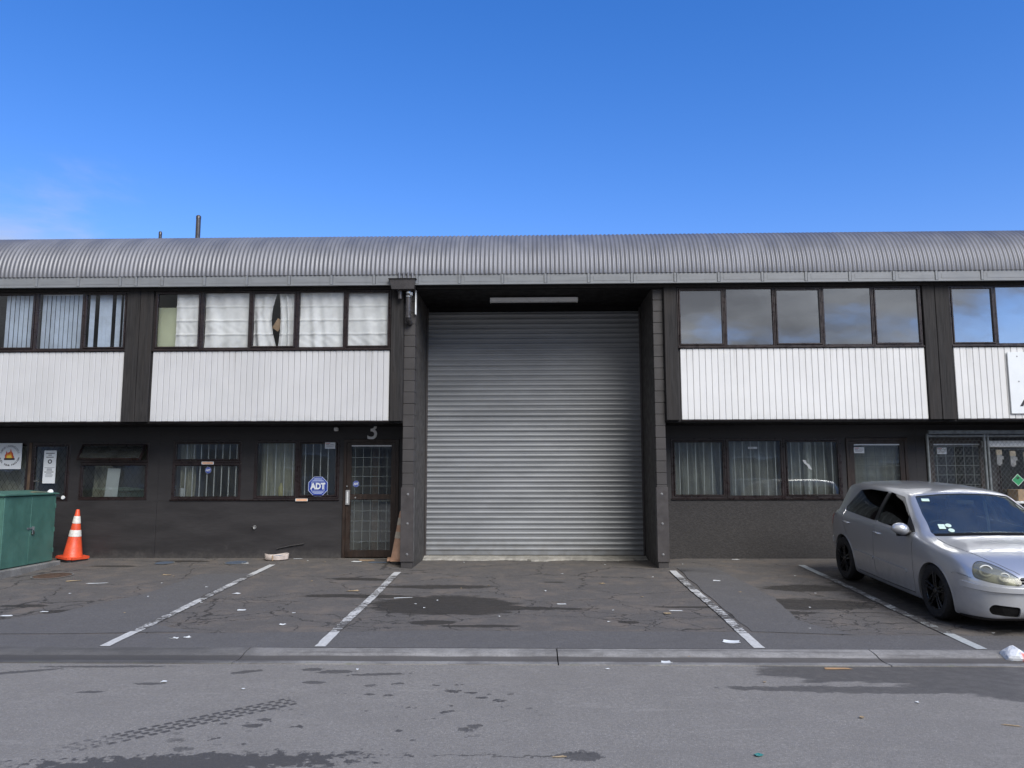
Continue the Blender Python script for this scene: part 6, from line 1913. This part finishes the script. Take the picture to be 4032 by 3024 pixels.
    # handles as small bars bridging a dish
    for s in (-1, 1):
        for hx, hz in ((-.115, .868), (-1.115, .912)):
            me = boolean(body_mesh(-.001), [('INTERSECT', side_prism([(hx + .055 * math.cos(a * .3), hz - .008 + .034 * math.sin(a * .3)) for a in range(21)], s, .7)), ('DIFFERENCE', body_mesh(.004))])
            me.materials.append(M['car'])
            by_angle(me, 30)
            hd = link('handle_dish', me, root)
            yb = s * .876
            bm = bmesh.new()
            pts = [(hx - .10, yb - s * .012, hz + .004), (hx - .085, yb + s * .018, hz + .004), (hx - .03, yb + s * .028, hz + .002), (hx + .04, yb + s * .027, hz - .001), (hx + .082, yb + s * .014, hz - .003), (hx + .09, yb - s * .012, hz - .003)]
            bm_tube(bm, pts, .0125, 10, rs=[.011, .013, .0135, .0135, .0135, .011])
            me = from_bm('door_handle', bm); by_angle(me, 60)
            link('door_handle', me, root, (0, 0, 0), M['car'])
    # mirrors
    for s in (-1, 1):
        mr = link('wing_mirror', None, root, (.69, s * .90, .985))
        bm = bmesh.new(); bmesh.ops.create_uvsphere(bm, u_segments=24, v_segments=16, radius=1)
        for v in bm.verts:
            x, y, z = v.co
            k = 1 - .18 * (y * s * .5 + .5) * (1 if z < 0 else .6)
            sx = .085 if x > 0 else .045
            v.co = Vector((sx * x * (1.0 - .1 * abs(y)), y * .108, z * .080 * k + (.01 * y * s)))
        me = from_bm('mirror_shell', bm, True); link('mirror_shell', me, mr, (.70, s * .950, 1.018), M['car'])
        bm = bmesh.new(); bmesh.ops.create_uvsphere(bm, u_segments=20, v_segments=10, radius=1)
        for v in bm.verts: v.co = Vector((v.co.x * .006, v.co.y * .092, v.co.z * .060))
        link('mirror_glass', from_bm('mirror_glass', bm, True), mr, (.655, s * .950, 1.021), M['chrome'])
        tube('mirror_arm', [(.70, s * .83, .978), (.70, s * .90, .961), (.695, s * .97, .958)], .03, M['cartrim'], mr, 10, rs=[.035, .028, .032])
        tube('mirror_foot', [(.69, s * .87, .948), (.69, s * .99, .951)], .022, M['cartrim'], mr, 10)
        tube('indicator', [(.735, s * .90, .978), (.73, s * 1.0, .985)], .014, M['lampbox'], mr, 8)
    # interior: dash, wheel, seats
    bm = bmesh.new()
    bm_box(bm, .55, .99, -.70, .70, .55, .93)
    bmesh.ops.bevel(bm, geom=list(bm.edges), offset=.05, segments=3, affect='EDGES')
    me = from_bm('dashboard', bm); by_angle(me, 40); link('dashboard', me, root, (0, 0, 0), M['carin'])
    box('cabin_floor', -1.7, .6, -.74, .74, .24, .30, M['carin'], root)
    bm = bmesh.new(); seg = 28
    q = Vector((-.85, 0, .45)).to_track_quat('Z', 'Y'); c = Vector((.40, -.36, .93))
    pts = [c + q @ Vector((.185 * math.cos(2 * math.pi * k / seg), .185 * math.sin(2 * math.pi * k / seg), 0)) for k in range(seg + 1)]
    bm_tube(bm, pts, .016, 8, cap=False)
    for a in (20, 160, 270):
        bm_tube(bm, [c, c + q @ Vector((.18 * math.cos(R(a)), .18 * math.sin(R(a)), 0))], .016, 6)
    bm_tube(bm, [c, c + Vector((.3, 0, -.12))], .035, 10)
    me = from_bm('steering_wheel', bm); by_angle(me, 50); link('steering_wheel', me, root, (0, 0, 0), M['carin'])
    def seat(x, y, w):
        st_ = link('seat', None, root, (x, y, .35))
        def blk(nm, dims, loc, rot, bev):
            bm = bmesh.new(); bmesh.ops.create_cube(bm, size=1)
            for v in bm.verts: v.co = Vector((v.co.x * dims[0], v.co.y * dims[1], v.co.z * dims[2]))
            bmesh.ops.bevel(bm, geom=list(bm.edges), offset=bev, segments=3, affect='EDGES')
            me = from_bm(nm, bm); by_angle(me, 40); o_ = link(nm, me, st_, loc, M['carseat']); o_.rotation_euler = (0, R(rot), 0)
        blk('cushion', (.52, w, .18), (x, y, .50), -6, .05)
        blk('backrest', (.15, w, .66), (x - .33, y, .84), -18, .05)
        if w < 1: blk('headrest', (.10, .26, .17), (x - .46, y, 1.235), -12, .04)
        else:
            for yy in (-.36, .36): blk('headrest', (.09, .26, .15), (x - .45, y + yy, 1.20), -12, .035)
    seat(-.02, -.36, .50); seat(-.02, .36, .50); seat(-.92, 0, 1.24)
    # stickers in the corner of the windscreen, mirror, belts
    bm = bmesh.new(); bm.from_mesh(body_mesh(.0035))
    from mathutils.bvhtree import BVHTree
    bv = BVHTree.FromBMesh(bm); bm.free()
    for nm, y, z, w, h, m_ in (('permit_label', -.555, 1.072, .075, .062, 'pale_sticker'), ('permit_label', -.475, 1.085, .07, .05, 'pale_sticker'), ('permit_label', -.475, 1.035, .07, .055, 'pale_sticker'), ('permit_label', -.50, 1.352, .09, .045, 'pale_sticker')):
        hit = bv.ray_cast(Vector((2, y, z)), Vector((-1, 0, 0)))
        if hit[0] is None: continue
        n = hit[1]; bm = bmesh.new()
        qn = n.to_track_quat('Z', 'Y')
        bmesh.ops.create_circle(bm, cap_ends=True, segments=16, radius=1) if m_ and w < .072 else bmesh.ops.create_grid(bm, x_segments=1, y_segments=1, size=1)
        for v in bm.verts:
            v.co = qn @ Vector((v.co.x * w / 2, v.co.y * h / 2 * 1.3, 0))
        link(nm, from_bm(nm, bm), root, hit[0] + n * .0005, M[m_])
    box('interior_mirror', .42, .45, -.11, .11, 1.29, 1.345, M['carin'], root, .01)
    for s in (-1, 1):
        tube('seat_belt', [(-.28, s * .66, 1.28), (-.26, s * .69, 1.0), (-.25, s * .70, .6)], .018, M['bar'], root, 6, rs=[.022, .02, .018])
    # tail lamps
    for s in (-1, 1):
        raised(prism([(-1.80, s * .60, .80), (-1.80, s * .60, .955), (-2.1, s * .60, .955), (-2.1, s * .60, .80)], (0, s * .35, 0)), .004, .01, 'tail_light', M['tail'])
    # wheels
    def wheel(x, s):
        w = link('wheel', None, root, (x, s * .757, WR))
        hw = .112
        prof = [(.205, -hw + .01), (.235, -hw), (.285, -hw - .002), (.305, -hw + .012), (WR - .002, -hw + .035), (WR, -.04), (WR, .04), (WR - .002, hw - .035), (.305, hw - .012), (.285, hw + .002), (.235, hw), (.205, hw - .01)]
        t_ = lathe('tyre', prof, M['tyre'], w, (x, s * .757, WR), 48, 'Y', 30)
        lathe('rim', [(.208, -hw + .012), (.222, -hw + .004), (.224, -hw - .004), (.214, -hw - .004), (.204, -hw + .015), (.196, .0), (.196, hw - .02), (.21, hw - .012)], M['wheel'], w, (x, s * .757, WR), 48, 'Y', 30).rotation_euler = (0, 0, 0) if s < 0 else (0, 0, math.pi)
        bm = bmesh.new()
        yo = s * (hw - .022)
        for k in range(5):
            for dd in (-.13, .13):
                a = 2 * math.pi * k / 5 + .3
                p0 = Vector((.05 * math.cos(a + dd * 3), yo * .95, .05 * math.sin(a + dd * 3))); p1 = Vector((.215 * math.cos(a + dd), yo * 1.08, .215 * math.sin(a + dd)))
                bm_tube(bm, [p0, (p0 + p1) / 2 + Vector((0, s * .006, 0)), p1], .016, 6, rs=[.018, .014, .017])
        me = from_bm('spokes', bm); by_angle(me, 50); link('spokes', me, w, (x, s * .757, WR), M['wheel'])
        lathe('hub_cap', [(0, .02), (.028, .018), (.034, .008), (.060, 0), (.065, -.03)], M['wheel'], w, (x, s * .757 + yo, WR), 20, 'Y').rotation_euler = (0, 0, 0) if s < 0 else (0, 0, math.pi)
        lathe('brake_disc', [(0, .006), (.14, .006), (.145, 0), (.14, -.006), (0, -.006)], M['disc'], w, (x, s * .745, WR), 36, 'Y')
    for ax in (AX, -AX):
        for s in (-1, 1): wheel(ax, s)
    # dark liners inside the arches
    for ax in (AX, -AX):
        for s in (-1, 1):
            bm = bmesh.new(); P = arc_pts(ax, .335, .366, -25, 205, 20)
            a_ = [bm.verts.new((x, s * .585, z)) for x, z in P]; b_ = [bm.verts.new((x, s * .80, z)) for x, z in P]
            for i in range(len(P) - 1): bm.faces.new((a_[i], a_[i + 1], b_[i + 1], b_[i]))
            bm.faces.new(a_)
            link('arch_liner', from_bm('arch_liner', bm), root, (0, 0, 0), M['cartrim'])
    # lowered springs: the body sits down over the wheels, a little more at the nose
    D0, D1 = .045, .012
    seen = set()
    def drop(o_, top):
        if o_.name.startswith('wheel') and o_.type == 'EMPTY': return
        px = 0 if top else ORG[o_.parent].x
        o_.location.z -= (D0 if top else 0) + D1 * (ORG[o_].x - px)
        if o_.type == 'MESH' and o_.data.name not in seen and len(o_.data.vertices) > 60 and ORG[o_].length < 1e-6:
            seen.add(o_.data.name)
            for v in o_.data.vertices: v.co.z -= D1 * v.co.x
        for c_ in o_.children: drop(c_, False)
    for o_ in root.children: drop(o_, True)
    return root
car = build_car()
CARX, CARY, K = 5.62, -2.50, 1.015
car.scale = (K, K, K)
car.location = (CARX, CARY, gz(CARX, CARY) + .001)
car.rotation_euler = (Matrix.Rotation(math.atan(.0395), 3, 'X') @ Matrix.Rotation(R(-90), 3, 'Z')).to_euler()
